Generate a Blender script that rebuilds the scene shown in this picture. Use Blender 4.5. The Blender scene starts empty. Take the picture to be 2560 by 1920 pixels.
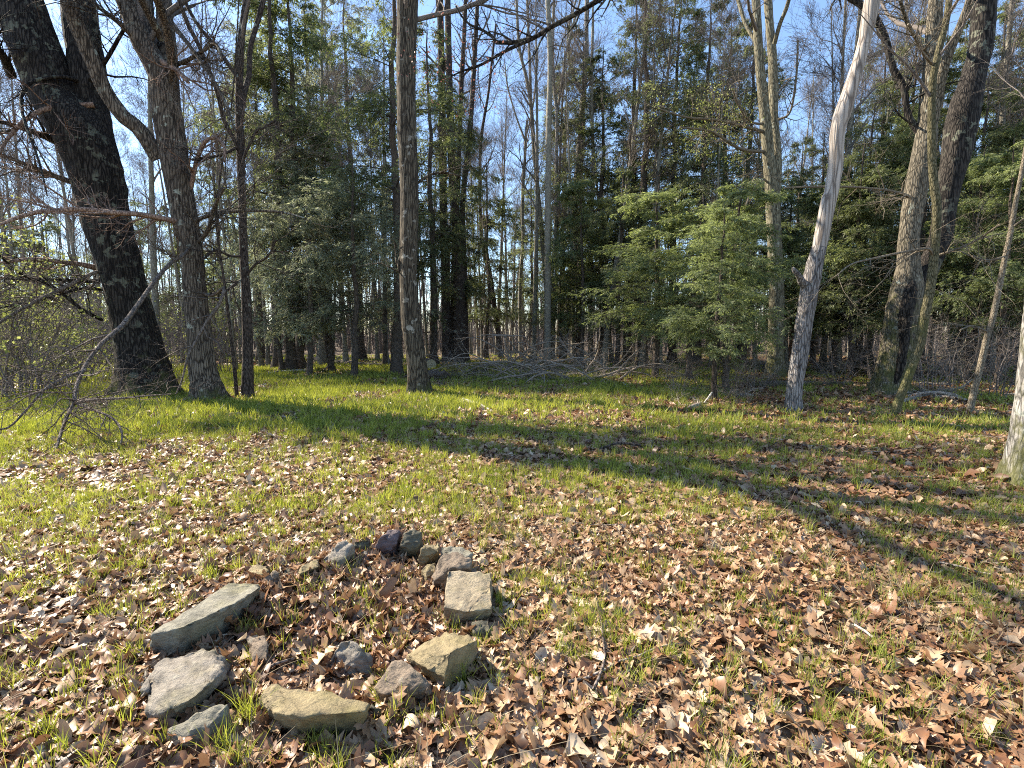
import bpy, bmesh, math, random
import numpy as np
from mathutils import Vector, noise as mnoise

# ------------------------------------------------------------------ scene, camera
sc = bpy.context.scene
col = sc.collection
R = math.radians
F = 1250.0                      # focal length in pixels of the 2560 px wide photograph
PITCH = math.atan(125 / F)
CAMH = 1.55
cam = bpy.data.objects.new('camera', bpy.data.cameras.new('camera'))
col.objects.link(cam)
cam.location = (0, 0, CAMH)
cam.rotation_euler = (math.pi / 2 - PITCH, 0, 0)
cam.data.sensor_width = 36
cam.data.lens = 36 * F / 2560
cam.data.clip_end = 2000
cam.data.clip_start = 0.05
sc.camera = cam

SUN_AZ, SUN_EL = R(-63), R(39)
SUN_DIR = Vector((math.sin(SUN_AZ) * math.cos(SUN_EL), math.cos(SUN_AZ) * math.cos(SUN_EL), math.sin(SUN_EL)))
sun = bpy.data.objects.new('sun', bpy.data.lights.new('sun', 'SUN'))
col.objects.link(sun)
sun.rotation_euler = SUN_DIR.to_track_quat('Z', 'Y').to_euler()
sun.location = (0, 0, 60)
sun.data.energy = 5.0
sun.data.angle = R(0.53)
sun.data.color = (1.0, 0.90, 0.74)

w = bpy.data.worlds.new('World')
sc.world = w
w.use_nodes = True
nt = w.node_tree
sky = nt.nodes.new('ShaderNodeTexSky')
sky.sky_type = 'NISHITA'
sky.sun_disc = False
sky.sun_elevation = SUN_EL
sky.sun_rotation = SUN_AZ
sky.air_density = 1.0
sky.dust_density = 0.2
sky.ozone_density = 2.6
nt.links.new(sky.outputs[0], nt.nodes['Background'].inputs[0])
nt.nodes['Background'].inputs[1].default_value = 0.12

sc.view_settings.view_transform = 'Standard'
sc.view_settings.look = 'None'
sc.view_settings.exposure = 1.5
sc.view_settings.gamma = 1.0
sc.cycles.use_denoising = False
sc.cycles.pixel_filter_type = 'BLACKMAN_HARRIS'
sc.cycles.filter_width = 1.05
sc.cycles.max_bounces = 5
sc.cycles.diffuse_bounces = 3
sc.cycles.transmission_bounces = 3
sc.cycles.glossy_bounces = 2
sc.cycles.caustics_reflective = False
sc.cycles.caustics_refractive = False

# ------------------------------------------------------------------ noise, ground, pixel to world
def hsh(ix, iy, s):
    h = (ix.astype(np.int64) * 374761393 + iy.astype(np.int64) * 668265263 + s * 1442695041) & 0x7fffffff
    h = ((h ^ (h >> 13)) * 1274126177) & 0x7fffffff
    return ((h ^ (h >> 16)) & 0xffff) / 65535.0

def vnoise(x, y, s=0):
    x = np.asarray(x, float); y = np.asarray(y, float)
    ix = np.floor(x); iy = np.floor(y); fx = x - ix; fy = y - iy
    fx = fx * fx * (3 - 2 * fx); fy = fy * fy * (3 - 2 * fy)
    a = hsh(ix, iy, s); b = hsh(ix + 1, iy, s); c = hsh(ix, iy + 1, s); d = hsh(ix + 1, iy + 1, s)
    return (a * (1 - fx) + b * fx) * (1 - fy) + (c * (1 - fx) + d * fx) * fy

def fbm(x, y, s=0, o=3):
    t = 0; a = 0.5; q = 0
    for i in range(o):
        t = t + a * vnoise(np.asarray(x) * 2 ** i, np.asarray(y) * 2 ** i, s + i); q += a; a *= .5
    return t / q

def gz(x, y):
    return 0.16 * (fbm(np.asarray(x) * .22, np.asarray(y) * .22, 3) - .5) + 0.05 * (vnoise(np.asarray(x) * 1.3, np.asarray(y) * 1.3, 9) - .5)

cp, sp = math.cos(PITCH), math.sin(PITCH)
def ray(u, v):
    x = (u - 1280) / F; y = -(v - 960) / F
    return np.array([x, cp + y * sp, -sp + y * cp])
def at(u, v, Y):
    d = ray(u, v)
    return np.array([0, 0, CAMH]) + d * (Y / d[1])
def plane(u, v, z):
    d = ray(u, v)
    return np.array([0, 0, CAMH]) + d * ((z - CAMH) / d[2])
def gnd(u, v):
    z = 0.0
    for _ in range(6):
        p = plane(u, v, z)
        z = float(gz(p[0], p[1]))
    return np.array([p[0], p[1], z])
def gy(u, Y):
    """ground point in picture column u at distance Y"""
    x = (u - 1280) / F * Y * cp * 1.004
    return np.array([x, Y, float(gz(x, Y))])
def px(wpx, Y):
    return wpx / F * Y

# ------------------------------------------------------------------ mesh helpers
def norm(a):
    return a / np.maximum(np.linalg.norm(a, axis=-1, keepdims=True), 1e-9)

class MB:
    def __init__(s):
        s.V = []; s.Q = []; s.T = []; s.C = []; s.mq = []; s.mt = []; s.n = 0
    def add(s, V, Q=None, T=None, tint=None, mat=0):
        V = np.asarray(V, np.float32).reshape(-1, 3)
        s.V.append(V)
        if tint is None:
            tint = np.full(len(V), .5, np.float32)
        s.C.append(np.broadcast_to(np.asarray(tint, np.float32), (len(V),)))
        if Q is not None and len(Q):
            s.Q.append(np.asarray(Q, np.int64).reshape(-1, 4) + s.n); s.mq.append(np.full(len(s.Q[-1]), mat, np.int32))
        if T is not None and len(T):
            s.T.append(np.asarray(T, np.int64).reshape(-1, 3) + s.n); s.mt.append(np.full(len(s.T[-1]), mat, np.int32))
        s.n += len(V)
    def tubes(s, P, Rd, sides=5, tint=None, mat=0, cap=False):
        P = np.asarray(P, float); Rd = np.asarray(Rd, float)
        if P.ndim == 2:
            P = P[None]
            Rd = Rd[None] if Rd.ndim == 1 else Rd
        N, n, _ = P.shape
        tg = np.empty_like(P)
        tg[:, 1:-1] = P[:, 2:] - P[:, :-2]; tg[:, 0] = P[:, 1] - P[:, 0]; tg[:, -1] = P[:, -1] - P[:, -2]
        tg = norm(tg)
        m = norm(tg.mean(1))
        ref = np.where(np.abs(m[:, 2:3]) > .8, np.array([[1., 0, 0]]), np.array([[0, 0, 1.]]))
        ref = ref[:, None, :]
        U = norm(ref - (ref * tg).sum(-1, keepdims=True) * tg)
        W = np.cross(tg, U)
        a = np.arange(sides) * 2 * np.pi / sides
        ca, sa = np.cos(a), np.sin(a)
        if Rd.ndim == 2:
            Rd = Rd[:, :, None]
        V = P[:, :, None, :] + (Rd * ca)[..., None] * U[:, :, None, :] + (Rd * sa)[..., None] * W[:, :, None, :]
        i = np.arange(n - 1)[:, None]; j = np.arange(sides)[None]; j2 = (j + 1) % sides
        q = np.stack([i * sides + j, i * sides + j2, (i + 1) * sides + j2, (i + 1) * sides + j], -1).reshape(-1, 4)
        Q = (q[None] + (np.arange(N) * n * sides)[:, None, None]).reshape(-1, 4)
        if tint is not None and np.ndim(tint) == 1 and len(tint) == N:
            tint = np.repeat(tint, n * sides)
        s.add(V.reshape(-1, 3), Q, None, tint, mat)
        if cap:
            for e in (0, n - 1):
                for k in range(N):
                    c = P[k, e]; ring = V[k, e]
                    T = [(sides, b, (b + 1) % sides) if e else (sides, (b + 1) % sides, b) for b in range(sides)]
                    s.add(np.vstack([ring, c]), None, T, None, mat)
    def mesh(s, name, mats, smooth=True, origin=(0, 0, 0)):
        V = np.vstack(s.V) - np.asarray(origin, np.float32)
        me = bpy.data.meshes.new(name)
        Q = np.vstack(s.Q) if s.Q else np.zeros((0, 4), np.int64)
        T = np.vstack(s.T) if s.T else np.zeros((0, 3), np.int64)
        me.vertices.add(len(V)); me.vertices.foreach_set('co', V.astype(np.float32).ravel())
        lv = np.concatenate([Q.ravel(), T.ravel()]).astype(np.int32)
        me.loops.add(len(lv)); me.loops.foreach_set('vertex_index', lv)
        ls = np.concatenate([np.arange(len(Q)) * 4, len(Q) * 4 + np.arange(len(T)) * 3]).astype(np.int32)
        me.polygons.add(len(ls)); me.polygons.foreach_set('loop_start', ls)
        mi = np.concatenate(s.mq + s.mt) if (s.mq or s.mt) else np.zeros(0, np.int32)
        me.polygons.foreach_set('material_index', mi.astype(np.int32))
        me.polygons.foreach_set('use_smooth', np.full(len(ls), smooth, bool))
        for m in (mats if isinstance(mats, (list, tuple)) else [mats]):
            me.materials.append(m)
        c = np.concatenate(s.C)
        at_ = me.color_attributes.new('tint', 'FLOAT_COLOR', 'POINT')
        at_.data.foreach_set('color', np.stack([c, c, c, np.ones_like(c)], 1).astype(np.float32).ravel())
        me.update(calc_edges=True)
        return me

def ob(name, me, parent=None, loc=None, kind=None):
    o = bpy.data.objects.new(name, me)
    col.objects.link(o)
    if parent is not None:
        o.parent = parent
    if loc is not None:
        o.location = loc
    if kind:
        o['kind'] = kind
    return o
def tag(o, label, cat, group=None):
    o['label'] = label; o['category'] = cat
    if group:
        o['group'] = group
    return o
def thing(name, label, cat, loc, rz=0.0, s=1.0, group=None):
    o = bpy.data.objects.new(name, None)
    o.empty_display_size = .3
    col.objects.link(o)
    o.location = loc; o.rotation_euler = (0, 0, rz); o.scale = (s, s, s) if np.isscalar(s) else s
    return tag(o, label, cat, group)

# ------------------------------------------------------------------ materials
def mat_new(name):
    m = bpy.data.materials.new(name); m.use_nodes = True
    t = m.node_tree
    b = t.nodes['Principled BSDF']
    return m, t, b
def N(t, typ, **kw):
    n = t.nodes.new(typ)
    for k, v in kw.items():
        if hasattr(n, k):
            setattr(n, k, v)
        else:
            n.inputs[k].default_value = v
    return n
def ramp(t, stops, fac):
    n = t.nodes.new('ShaderNodeValToRGB')
    e = n.color_ramp.elements
    while len(e) > 1:
        e.remove(e[-1])
    e[0].position, e[0].color = stops[0][0], (*stops[0][1], 1)
    for p, c in stops[1:]:
        k = e.new(p); k.color = (*c, 1)
    t.links.new(fac, n.inputs[0])
    return n.outputs[0]
def mixc(t, fac, a, b, mode='MIX'):
    n = t.nodes.new('ShaderNodeMix'); n.data_type = 'RGBA'; n.blend_type = mode
    if isinstance(fac, (int, float)):
        n.inputs[0].default_value = fac
    else:
        t.links.new(fac, n.inputs[0])
    for i, x in ((6, a), (7, b)):
        if isinstance(x, tuple):
            n.inputs[i].default_value = (*x, 1)
        else:
            t.links.new(x, n.inputs[i])
    return n.outputs[2]
def mrange(t, x, a, b, c=0., d=1.):
    n = t.nodes.new('ShaderNodeMapRange'); n.clamp = True
    t.links.new(x, n.inputs[0])
    for i, v in enumerate((a, b, c, d)):
        n.inputs[i + 1].default_value = v
    return n.outputs[0]
def mul(t, a, b, op='MULTIPLY'):
    n = t.nodes.new('ShaderNodeMath'); n.operation = op
    for i, x in enumerate((a, b)):
        if isinstance(x, (int, float)):
            n.inputs[i].default_value = x
        else:
            t.links.new(x, n.inputs[i])
    return n.outputs[0]
def tex(t, typ, vec, scale, **kw):
    n = t.nodes.new(typ)
    n.inputs['Scale'].default_value = scale
    for k, v in kw.items():
        if hasattr(n, k):
            setattr(n, k, v)
        else:
            n.inputs[k].default_value = v
    t.links.new(vec, n.inputs['Vector'])
    return n

def bark(name, dark, mid, light, scale=14, stretch=.16, bump=.9, lichen=0., moss=0., mossh=1.5, lcol=(.42, .44, .36), vary=.0, rough=.9):
    m, t, b = mat_new(name)
    tc = N(t, 'ShaderNodeTexCoord')
    mp = N(t, 'ShaderNodeMapping'); mp.inputs['Scale'].default_value = (1, 1, stretch)
    t.links.new(tc.outputs['Object'], mp.inputs[0])
    n1 = tex(t, 'ShaderNodeTexNoise', mp.outputs[0], scale, Detail=5, Roughness=.65)
    n2 = tex(t, 'ShaderNodeTexVoronoi', mp.outputs[0], scale * 1.5, feature='DISTANCE_TO_EDGE')
    n3 = tex(t, 'ShaderNodeTexNoise', tc.outputs['Object'], 1.6, Detail=3)
    crack = mrange(t, n2.outputs['Distance'], 0, .22)
    h = mul(t, mul(t, n1.outputs[0], .75), mul(t, crack, .45), 'ADD')
    c = ramp(t, [(.36, dark), (.55, mid), (.76, light)], h)
    c = mixc(t, mrange(t, n3.outputs[0], .35, .7, 0, .55), c, tuple(x * .62 for x in mid))
    if lichen:
        v = tex(t, 'ShaderNodeTexNoise', tc.outputs['Object'], 5.5, Detail=4, Roughness=.6)
        k = tex(t, 'ShaderNodeTexNoise', tc.outputs['Object'], 1.3, Detail=1)
        f = mul(t, mrange(t, v.outputs[0], .66 - .12 * lichen, .70 - .12 * lichen), mrange(t, k.outputs[0], .42, .6))
        c = mixc(t, mul(t, f, .8), c, lcol)
    if moss:
        z = N(t, 'ShaderNodeSeparateXYZ'); t.links.new(tc.outputs['Object'], z.inputs[0])
        v = tex(t, 'ShaderNodeTexNoise', tc.outputs['Object'], 3.2, Detail=5, Roughness=.7)
        g = mul(t, v.outputs[0], mrange(t, z.outputs[2], 0, mossh, .2, -.12), 'ADD')
        f = mrange(t, g, .70 - .3 * moss, .86 - .3 * moss)
        c = mixc(t, mul(t, f, .85), c, ramp(t, [(.3, (.05, .055, .018)), (.7, (.135, .13, .04))], n1.outputs[0]))
    if vary:
        oi = N(t, 'ShaderNodeObjectInfo')
        c = mixc(t, mrange(t, oi.outputs['Random'], 0, 1, 0, vary), c, tuple(min(1, x * 1.7) for x in light))
    bp = N(t, 'ShaderNodeBump'); bp.inputs['Strength'].default_value = bump; bp.inputs['Distance'].default_value = .03
    t.links.new(h, bp.inputs['Height']); t.links.new(bp.outputs[0], b.inputs['Normal'])
    t.links.new(c, b.inputs['Base Color'])
    b.inputs['Roughness'].default_value = rough
    b.inputs['Specular IOR Level'].default_value = .2
    return m

def leafy(name, stops, trans=.35, rough=.6, spec=.3, vary=None, tcol=(1, 1, 1), noise=None):
    m, t, b = mat_new(name)
    a = N(t, 'ShaderNodeAttribute', attribute_name='tint')
    c = ramp(t, stops, a.outputs['Fac'])
    if vary:
        oi = N(t, 'ShaderNodeObjectInfo')
        c = mixc(t, mrange(t, oi.outputs['Random'], 0, 1, 0, vary[1]), c, vary[0])
    if noise:
        tc = N(t, 'ShaderNodeTexCoord')
        n1 = tex(t, 'ShaderNodeTexNoise', tc.outputs['Object'], noise[0], Detail=4)
        c = mixc(t, mrange(t, n1.outputs[0], .35, .65, 0, noise[1]), c, noise[2])
    t.links.new(c, b.inputs['Base Color'])
    b.inputs['Roughness'].default_value = rough
    b.inputs['Specular IOR Level'].default_value = spec
    tr = N(t, 'ShaderNodeBsdfTranslucent')
    t.links.new(mixc(t, 1.0, c, tcol, 'MULTIPLY'), tr.inputs[0])
    mx = N(t, 'ShaderNodeMixShader'); mx.inputs[0].default_value = trans
    t.links.new(b.outputs[0], mx.inputs[1]); t.links.new(tr.outputs[0], mx.inputs[2])
    t.links.new(mx.outputs[0], t.nodes['Material Output'].inputs[0])
    return m

M = {}
M['oak'] = bark('dark_oak_bark', (.006, .005, .0045), (.022, .018, .0155), (.065, .055, .046), 13, .13, 1.0, lichen=.9, moss=.3, mossh=2.2, lcol=(.17, .175, .13))
M['brown'] = bark('brown_oak_bark', (.018, .014, .011), (.085, .066, .051), (.21, .17, .13), 16, .12, 1.0, lichen=.5, moss=.3, mossh=1.0)
M['slim'] = bark('slim_dark_bark', (.011, .008, .007), (.05, .037, .030), (.13, .10, .083), 22, .2, .8, lichen=.4)
M['ash'] = bark('straight_ash_bark', (.018, .014, .010), (.066, .052, .038), (.17, .14, .10), 17, .1, 1.0, lichen=.55, moss=.25, mossh=1.2, lcol=(.42, .39, .33))
M['snag'] = bark('rough_grey_bark', (.045, .04, .037), (.17, .15, .14), (.33, .30, .28), 17, .14, 1.0, lichen=.4)
M['bare'] = bark('bare_weathered_wood', (.15, .12, .10), (.36, .31, .265), (.52, .46, .405), 9, .07, .8)
def grey_foot(m, z0, z1, c):
    t = m.node_tree; b = t.nodes['Principled BSDF']
    tc = N(t, 'ShaderNodeTexCoord'); z = N(t, 'ShaderNodeSeparateXYZ'); t.links.new(tc.outputs['Object'], z.inputs[0])
    v = tex(t, 'ShaderNodeTexNoise', tc.outputs['Object'], 2.5, Detail=3)
    k = mrange(t, mul(t, z.outputs[2], mul(t, v.outputs[0], 1.6), 'ADD'), z0 + .8, z1 + .8, 1, 0)
    old = b.inputs['Base Color'].links[0].from_socket
    t.links.new(mixc(t, k, old, c, 'MULTIPLY'), b.inputs['Base Color'])
grey_foot(M['bare'], 1.9, 4.2, (.5, .49, .49))
M['mossy'] = bark('mossy_maple_bark', (.03, .026, .02), (.115, .098, .07), (.24, .205, .15), 15, .2, 1.0, lichen=.4, moss=.45, mossh=5.5)
M['sapling'] = bark('mossy_sapling_bark', (.03, .027, .014), (.095, .085, .042), (.18, .155, .09), 22, .3, .6, moss=.4, mossh=5)
M['thin'] = bark('thin_sapling_bark', (.07, .055, .035), (.17, .135, .095), (.27, .23, .17), 24, .4, .5)
M['pale'] = bark('grey_maple_bark', (.07, .066, .058), (.23, .21, .185), (.42, .39, .35), 14, .3, .7, lichen=.4, moss=1.1, mossh=.45)
M['twin'] = bark('olive_maple_bark', (.045, .04, .025), (.155, .135, .088), (.29, .26, .175), 15, .16, .8, lichen=.5, moss=.5, mossh=3)
M['pole'] = bark('smooth_pole_bark', (.05, .046, .036), (.15, .135, .105), (.29, .265, .21), 15, .25, .6, lichen=.5, vary=.35)
M['conifer'] = bark('hemlock_bark', (.012, .009, .007), (.05, .038, .030), (.13, .105, .085), 18, .15, .9, vary=.3)
M['greytrunk'] = bark('old_grey_bark', (.05, .045, .04), (.16, .145, .125), (.30, .275, .24), 15, .14, .9, moss=.2, mossh=.8)
M['twig'] = bark('bare_twig_bark', (.05, .04, .034), (.12, .098, .083), (.24, .205, .18), 30, .6, .3, vary=.3)
M['deadwood'] = bark('dead_branch_wood', (.035, .026, .02), (.115, .088, .07), (.25, .20, .165), 22, .3, .5)
M['brush'] = bark('weathered_brush_wood', (.10, .08, .062), (.27, .22, .175), (.45, .385, .32), 22, .3, .4)
M['char'] = bark('rotten_black_wood', (.004, .0035, .003), (.016, .013, .011), (.06, .05, .04), 12, .25, 1.0)  # near-black colour carries the shade inside the trunk hollow
M['peeled'] = bark('peeled_red_wood', (.09, .05, .035), (.24, .15, .11), (.40, .28, .215), 18, .25, .5)
M['log'] = bark('fallen_log_bark', (.03, .025, .02), (.10, .08, .065), (.22, .18, .15), 16, 1, .8, moss=.3, mossh=.4)
M['palelog'] = bark('pale_log_wood', (.32, .28, .24), (.55, .50, .44), (.72, .67, .6), 12, 1, .4)
M['rust'] = bark('rotten_red_wood', (.08, .03, .012), (.24, .09, .03), (.36, .16, .06), 16, 1, .8)
M['cut'] = bark('sawn_log_face', (.30, .25, .15), (.44, .38, .24), (.55, .49, .34), 7, 1, .2)
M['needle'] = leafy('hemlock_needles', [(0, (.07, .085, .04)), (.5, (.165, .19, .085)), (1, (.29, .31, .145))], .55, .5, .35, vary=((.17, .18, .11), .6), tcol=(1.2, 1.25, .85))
M['needle2'] = leafy('front_hemlock_needles', [(0, (.13, .145, .095)), (.5, (.265, .285, .195)), (1, (.40, .42, .31))], .55, .5, .35, tcol=(1.2, 1.2, .95))
M['needle3'] = leafy('bright_hemlock_needles', [(0, (.10, .12, .055)), (.5, (.215, .25, .12)), (1, (.36, .385, .205))], .55, .5, .35, tcol=(1.2, 1.25, .8))
M['bud'] = leafy('young_leaves', [(0, (.20, .24, .05)), (1, (.38, .40, .12))], .5, .5, .3)
M['redbud'] = leafy('red_buds', [(0, (.30, .10, .07)), (1, (.5, .22, .16))], .4, .5, .3)
M['grass'] = leafy('spring_grass', [(0, (.13, .17, .03)), (.5, (.29, .33, .06)), (1, (.45, .46, .14))], .5, .45, .35, tcol=(1.2, 1.15, .6))
M['straw'] = leafy('dry_grass', [(0, (.22, .16, .09)), (1, (.46, .38, .25))], .3, .6, .3)
M['leaf'] = leafy('oak_leaf_litter', [(0, (.055, .032, .02)), (.12, (.13, .065, .035)), (.28, (.225, .10, .045)), (.45, (.32, .175, .09)), (.65, (.42, .26, .14)), (.85, (.53, .385, .23)), (1, (.64, .51, .35))], .2, .45, .45, noise=(30, .45, (.17, .10, .06)))

def ground_mat():
    m, t, b = mat_new('leafy_forest_floor')
    tc = N(t, 'ShaderNodeTexCoord')
    v1 = tex(t, 'ShaderNodeTexVoronoi', tc.outputs['Object'], 13, Randomness=1.0)
    v2 = tex(t, 'ShaderNodeTexVoronoi', tc.outputs['Object'], 31, Randomness=1.0)
    n1 = tex(t, 'ShaderNodeTexNoise', tc.outputs['Object'], .35, Detail=4)
    n2 = tex(t, 'ShaderNodeTexNoise', tc.outputs['Object'], 60, Detail=4)
    sep = N(t, 'ShaderNodeSeparateColor'); t.links.new(v1.outputs['Color'], sep.inputs[0])
    c = ramp(t, [(0, (.03, .02, .013)), (.3, (.10, .055, .03)), (.6, (.21, .125, .07)), (.85, (.33, .23, .15)), (1, (.42, .32, .22))], sep.outputs[0])
    sep2 = N(t, 'ShaderNodeSeparateColor'); t.links.new(v2.outputs['Color'], sep2.inputs[0])
    c2 = ramp(t, [(0, (.025, .018, .012)), (.5, (.13, .075, .04)), (1, (.30, .20, .12))], sep2.outputs[1])
    c = mixc(t, .45, c, c2)
    c = mixc(t, mrange(t, n2.outputs[0], .3, .7, 0, .5), c, (.05, .035, .022))
    c = mixc(t, mrange(t, n1.outputs[0], .45, .6, 0, .25), c, (.10, .12, .03))
    t.links.new(c, b.inputs['Base Color'])
    h = mul(t, v1.outputs['Distance'], mul(t, n2.outputs[0], .6), 'ADD')
    bp = N(t, 'ShaderNodeBump'); bp.inputs['Strength'].default_value = 1; bp.inputs['Distance'].default_value = .04
    t.links.new(h, bp.inputs['Height']); t.links.new(bp.outputs[0], b.inputs['Normal'])
    b.inputs['Roughness'].default_value = .85
    return m
M['ground'] = ground_mat()

def rock_mat(name, base, dark, mossc=None, mossamt=.5, sc_=9):
    m, t, b = mat_new(name)
    tc = N(t, 'ShaderNodeTexCoord')
    mp = N(t, 'ShaderNodeMapping'); mp.inputs['Scale'].default_value = (1, 1.6, 2.2); mp.inputs['Rotation'].default_value = (.2, .3, .7)
    t.links.new(tc.outputs['Object'], mp.inputs[0])
    n1 = tex(t, 'ShaderNodeTexNoise', mp.outputs[0], sc_, Detail=8, Roughness=.7)
    n2 = tex(t, 'ShaderNodeTexNoise', tc.outputs['Object'], 75, Detail=5, Roughness=.65)
    n3 = tex(t, 'ShaderNodeTexNoise', tc.outputs['Object'], 4.5, Detail=4)
    vo = tex(t, 'ShaderNodeTexNoise', mp.outputs[0], 26, Detail=6, Roughness=.75)
    c = ramp(t, [(.25, dark), (.5, base), (.75, tuple(min(1, x * 1.35) for x in base))], n1.outputs[0])
    c = mixc(t, mrange(t, n2.outputs[0], .42, .72, 0, .4), c, tuple(x * .5 for x in base))
    c = mixc(t, mrange(t, vo.outputs[0], .52, .66, 0, .5), c, dark)
    n4 = tex(t, 'ShaderNodeTexNoise', tc.outputs['Object'], 11, Detail=5, Roughness=.6)
    if mossc:
        c = mixc(t, mrange(t, n3.outputs[0], .62 - .25 * mossamt, .72 - .1 * mossamt, 0, .8), c, mossc)
    c = mixc(t, mrange(t, n4.outputs[0], .50, .66, 0, .6), c, tuple(x * .55 for x in dark))
    c = mixc(t, mrange(t, n4.outputs[0], .36, .30, 0, .45), c, (.36, .34, .26))
    t.links.new(c, b.inputs['Base Color'])
    h = mul(t, mul(t, n1.outputs[0], 1.2), mul(t, n2.outputs[0], .3), 'ADD')
    h = mul(t, h, mul(t, vo.outputs[0], .5), 'ADD')
    bp = N(t, 'ShaderNodeBump'); bp.inputs['Strength'].default_value = 1; bp.inputs['Distance'].default_value = .022
    t.links.new(h, bp.inputs['Height']); t.links.new(bp.outputs[0], b.inputs['Normal'])
    b.inputs['Roughness'].default_value = .85
    return m
MO = (.16, .14, .045)
M['rk_grey'] = rock_mat('grey_stone', (.285, .245, .195), (.12, .10, .08), (.21, .185, .10), .55)
M['rk_olive'] = rock_mat('olive_grey_stone', (.245, .225, .17), (.09, .082, .06), (.22, .20, .11), .5)
M['rk_ochre'] = rock_mat('mossy_ochre_stone', (.30, .235, .125), (.13, .10, .055), (.20, .165, .06), .65)
M['rk_tan'] = rock_mat('tan_stone', (.34, .275, .18), (.15, .115, .075), (.27, .23, .12), .5)
M['rk_purple'] = rock_mat('purple_stone', (.155, .115, .115), (.06, .045, .045))
M['rk_dark'] = rock_mat('dark_mossy_stone', (.13, .115, .075), (.045, .04, .028), (.10, .10, .03), .6)
M['rk_brown'] = rock_mat('brown_stone', (.24, .18, .125), (.095, .07, .05), MO, .3)

# ------------------------------------------------------------------ the ground
def spaced(a):
    return np.concatenate([np.arange(s, e, d) for s, e, d in a])
gx = spaced([(-400, -60, 20), (-60, -16, 1.5), (-16, 16, .2), (16, 60, 1.5), (60, 401, 20)])
gyv = spaced([(-40, -2, 2), (-2, 14, .16), (14, 40, .5), (40, 100, 3), (100, 600, 25)])
X, Yg = np.meshgrid(gx, gyv)
Z = gz(X, Yg)
nx, ny = len(gx), len(gyv)
i = np.arange(ny - 1)[:, None]; j = np.arange(nx - 1)[None]
Q = np.stack([i * nx + j, i * nx + j + 1, (i + 1) * nx + j + 1, (i + 1) * nx + j], -1).reshape(-1, 4)
mb = MB(); mb.add(np.stack([X, Yg, Z], -1).reshape(-1, 3), Q)
ground = ob('ground', mb.mesh('ground', M['ground']), kind='structure')

# ------------------------------------------------------------------ branches
def spawn(rng, P, Rd, k, t0, t1, L, ang, npts=5, up=0., droop=0., wig=.18, rf=.55, re=.3, flat=0., rmin=.0015, upstep=0.):
    N_, n, _ = P.shape
    idx = np.repeat(np.arange(N_), k)
    tt = rng.uniform(t0, t1, len(idx))
    x = tt * (n - 1); i0 = np.minimum(x.astype(int), n - 2); f = (x - i0)[:, None]
    A = P[idx, i0]; B = P[idx, i0 + 1]
    base = A + (B - A) * f
    tg = norm(B - A)
    r0 = Rd[idx, i0] * (1 - f[:, 0]) + Rd[idx, i0 + 1] * f[:, 0]
    rn = rng.normal(size=base.shape); rn[:, 2] *= (1 - flat)
    pp = norm(rn - (rn * tg).sum(1, keepdims=True) * tg)
    a = ang * rng.uniform(.7, 1.3, len(idx))[:, None]
    d = tg * np.cos(a) + pp * np.sin(a); d[:, 2] += up; d = norm(d)
    Lc = (L(tt) if callable(L) else L) * rng.uniform(.55, 1.25, len(idx))
    pts = [base]
    for j in range(npts - 1):
        d = d + wig * rng.normal(size=d.shape); d[:, 2] += upstep - droop * (j + 1) / npts
        d = norm(d)
        pts.append(pts[-1] + d * (Lc / (npts - 1))[:, None])
    P2 = np.stack(pts, 1)
    rr = np.maximum(r0 * rf, rmin)[:, None] * np.linspace(1, re, npts)[None]
    return P2, np.maximum(rr, rmin * .6)

def catmull(pts, n):
    pts = np.asarray(pts, float)
    p = np.vstack([2 * pts[0] - pts[1], pts, 2 * pts[-1] - pts[-2]])
    m = len(pts) - 1
    s = np.linspace(0, m, n); i0 = np.minimum(s.astype(int), m - 1); f = (s - i0)[:, None]
    a, b, c, d = p[i0], p[i0 + 1], p[i0 + 2], p[i0 + 3]
    return .5 * (2 * b + (c - a) * f + (2 * a - 5 * b + 4 * c - d) * f ** 2 + (3 * b - a - 3 * c + d) * f ** 3)

def stem_line(pxs, Y, n, depth=None):
    """picture polyline (u, v, width in px) standing at distance Y -> world points and radii"""
    pts = [at(u, v, Y if depth is None else depth[k]) for k, (u, v, w_) in enumerate(pxs)]
    rad = [px(w_, Y if depth is None else depth[k]) / 2 for k, (u, v, w_) in enumerate(pxs)]
    q = catmull(np.column_stack([pts, rad]), n)
    return q[:, :3], np.maximum(q[:, 3], .002)

def rough_rad(rng, Rd, sides, amp=.07, flare=0., zs=None, lobes=5):
    n = len(Rd)
    a = np.arange(sides) * 2 * np.pi / sides
    ph = rng.uniform(0, 6, 6)
    th = a[None]; k = np.linspace(0, n * .33, n)[:, None]
    ns = np.sin(3 * th + ph[0] + .5 * np.sin(k + ph[1])) * .35 + np.sin(5 * th + ph[2] + k * .35) * .3 + rng.normal(size=(n, sides)) * .35
    rr = Rd[:, None] * (1 + amp * ns)
    if flare and zs is not None:
        h = np.maximum(zs - zs[0], 0)[:, None]
        fl = np.exp(-h / flare)
        rr = rr * (1 + fl * (.34 + .5 * np.maximum(0, np.sin(lobes * th + ph[3]))))
    return rr

# ------------------------------------------------------------------ hero trees
rngH = np.random.default_rng(11)
def extend(P, Rd, top, bend=.08, n=14):
    """carry a stem on above the frame up to height top"""
    d = norm(P[-1] - P[-4]); h = top - P[-1, 2]
    if h < .5:
        return P, Rd
    pts = [P[-1]]; step = h / n / max(d[2], .45)
    for k in range(n):
        d = norm(d + np.array([rngH.normal() * bend, rngH.normal() * bend, .05])); pts.append(pts[-1] + d * step)
    return np.vstack([P, pts[1:]]), np.concatenate([Rd, Rd[-1] * np.linspace(.97, .15, n)])

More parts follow.
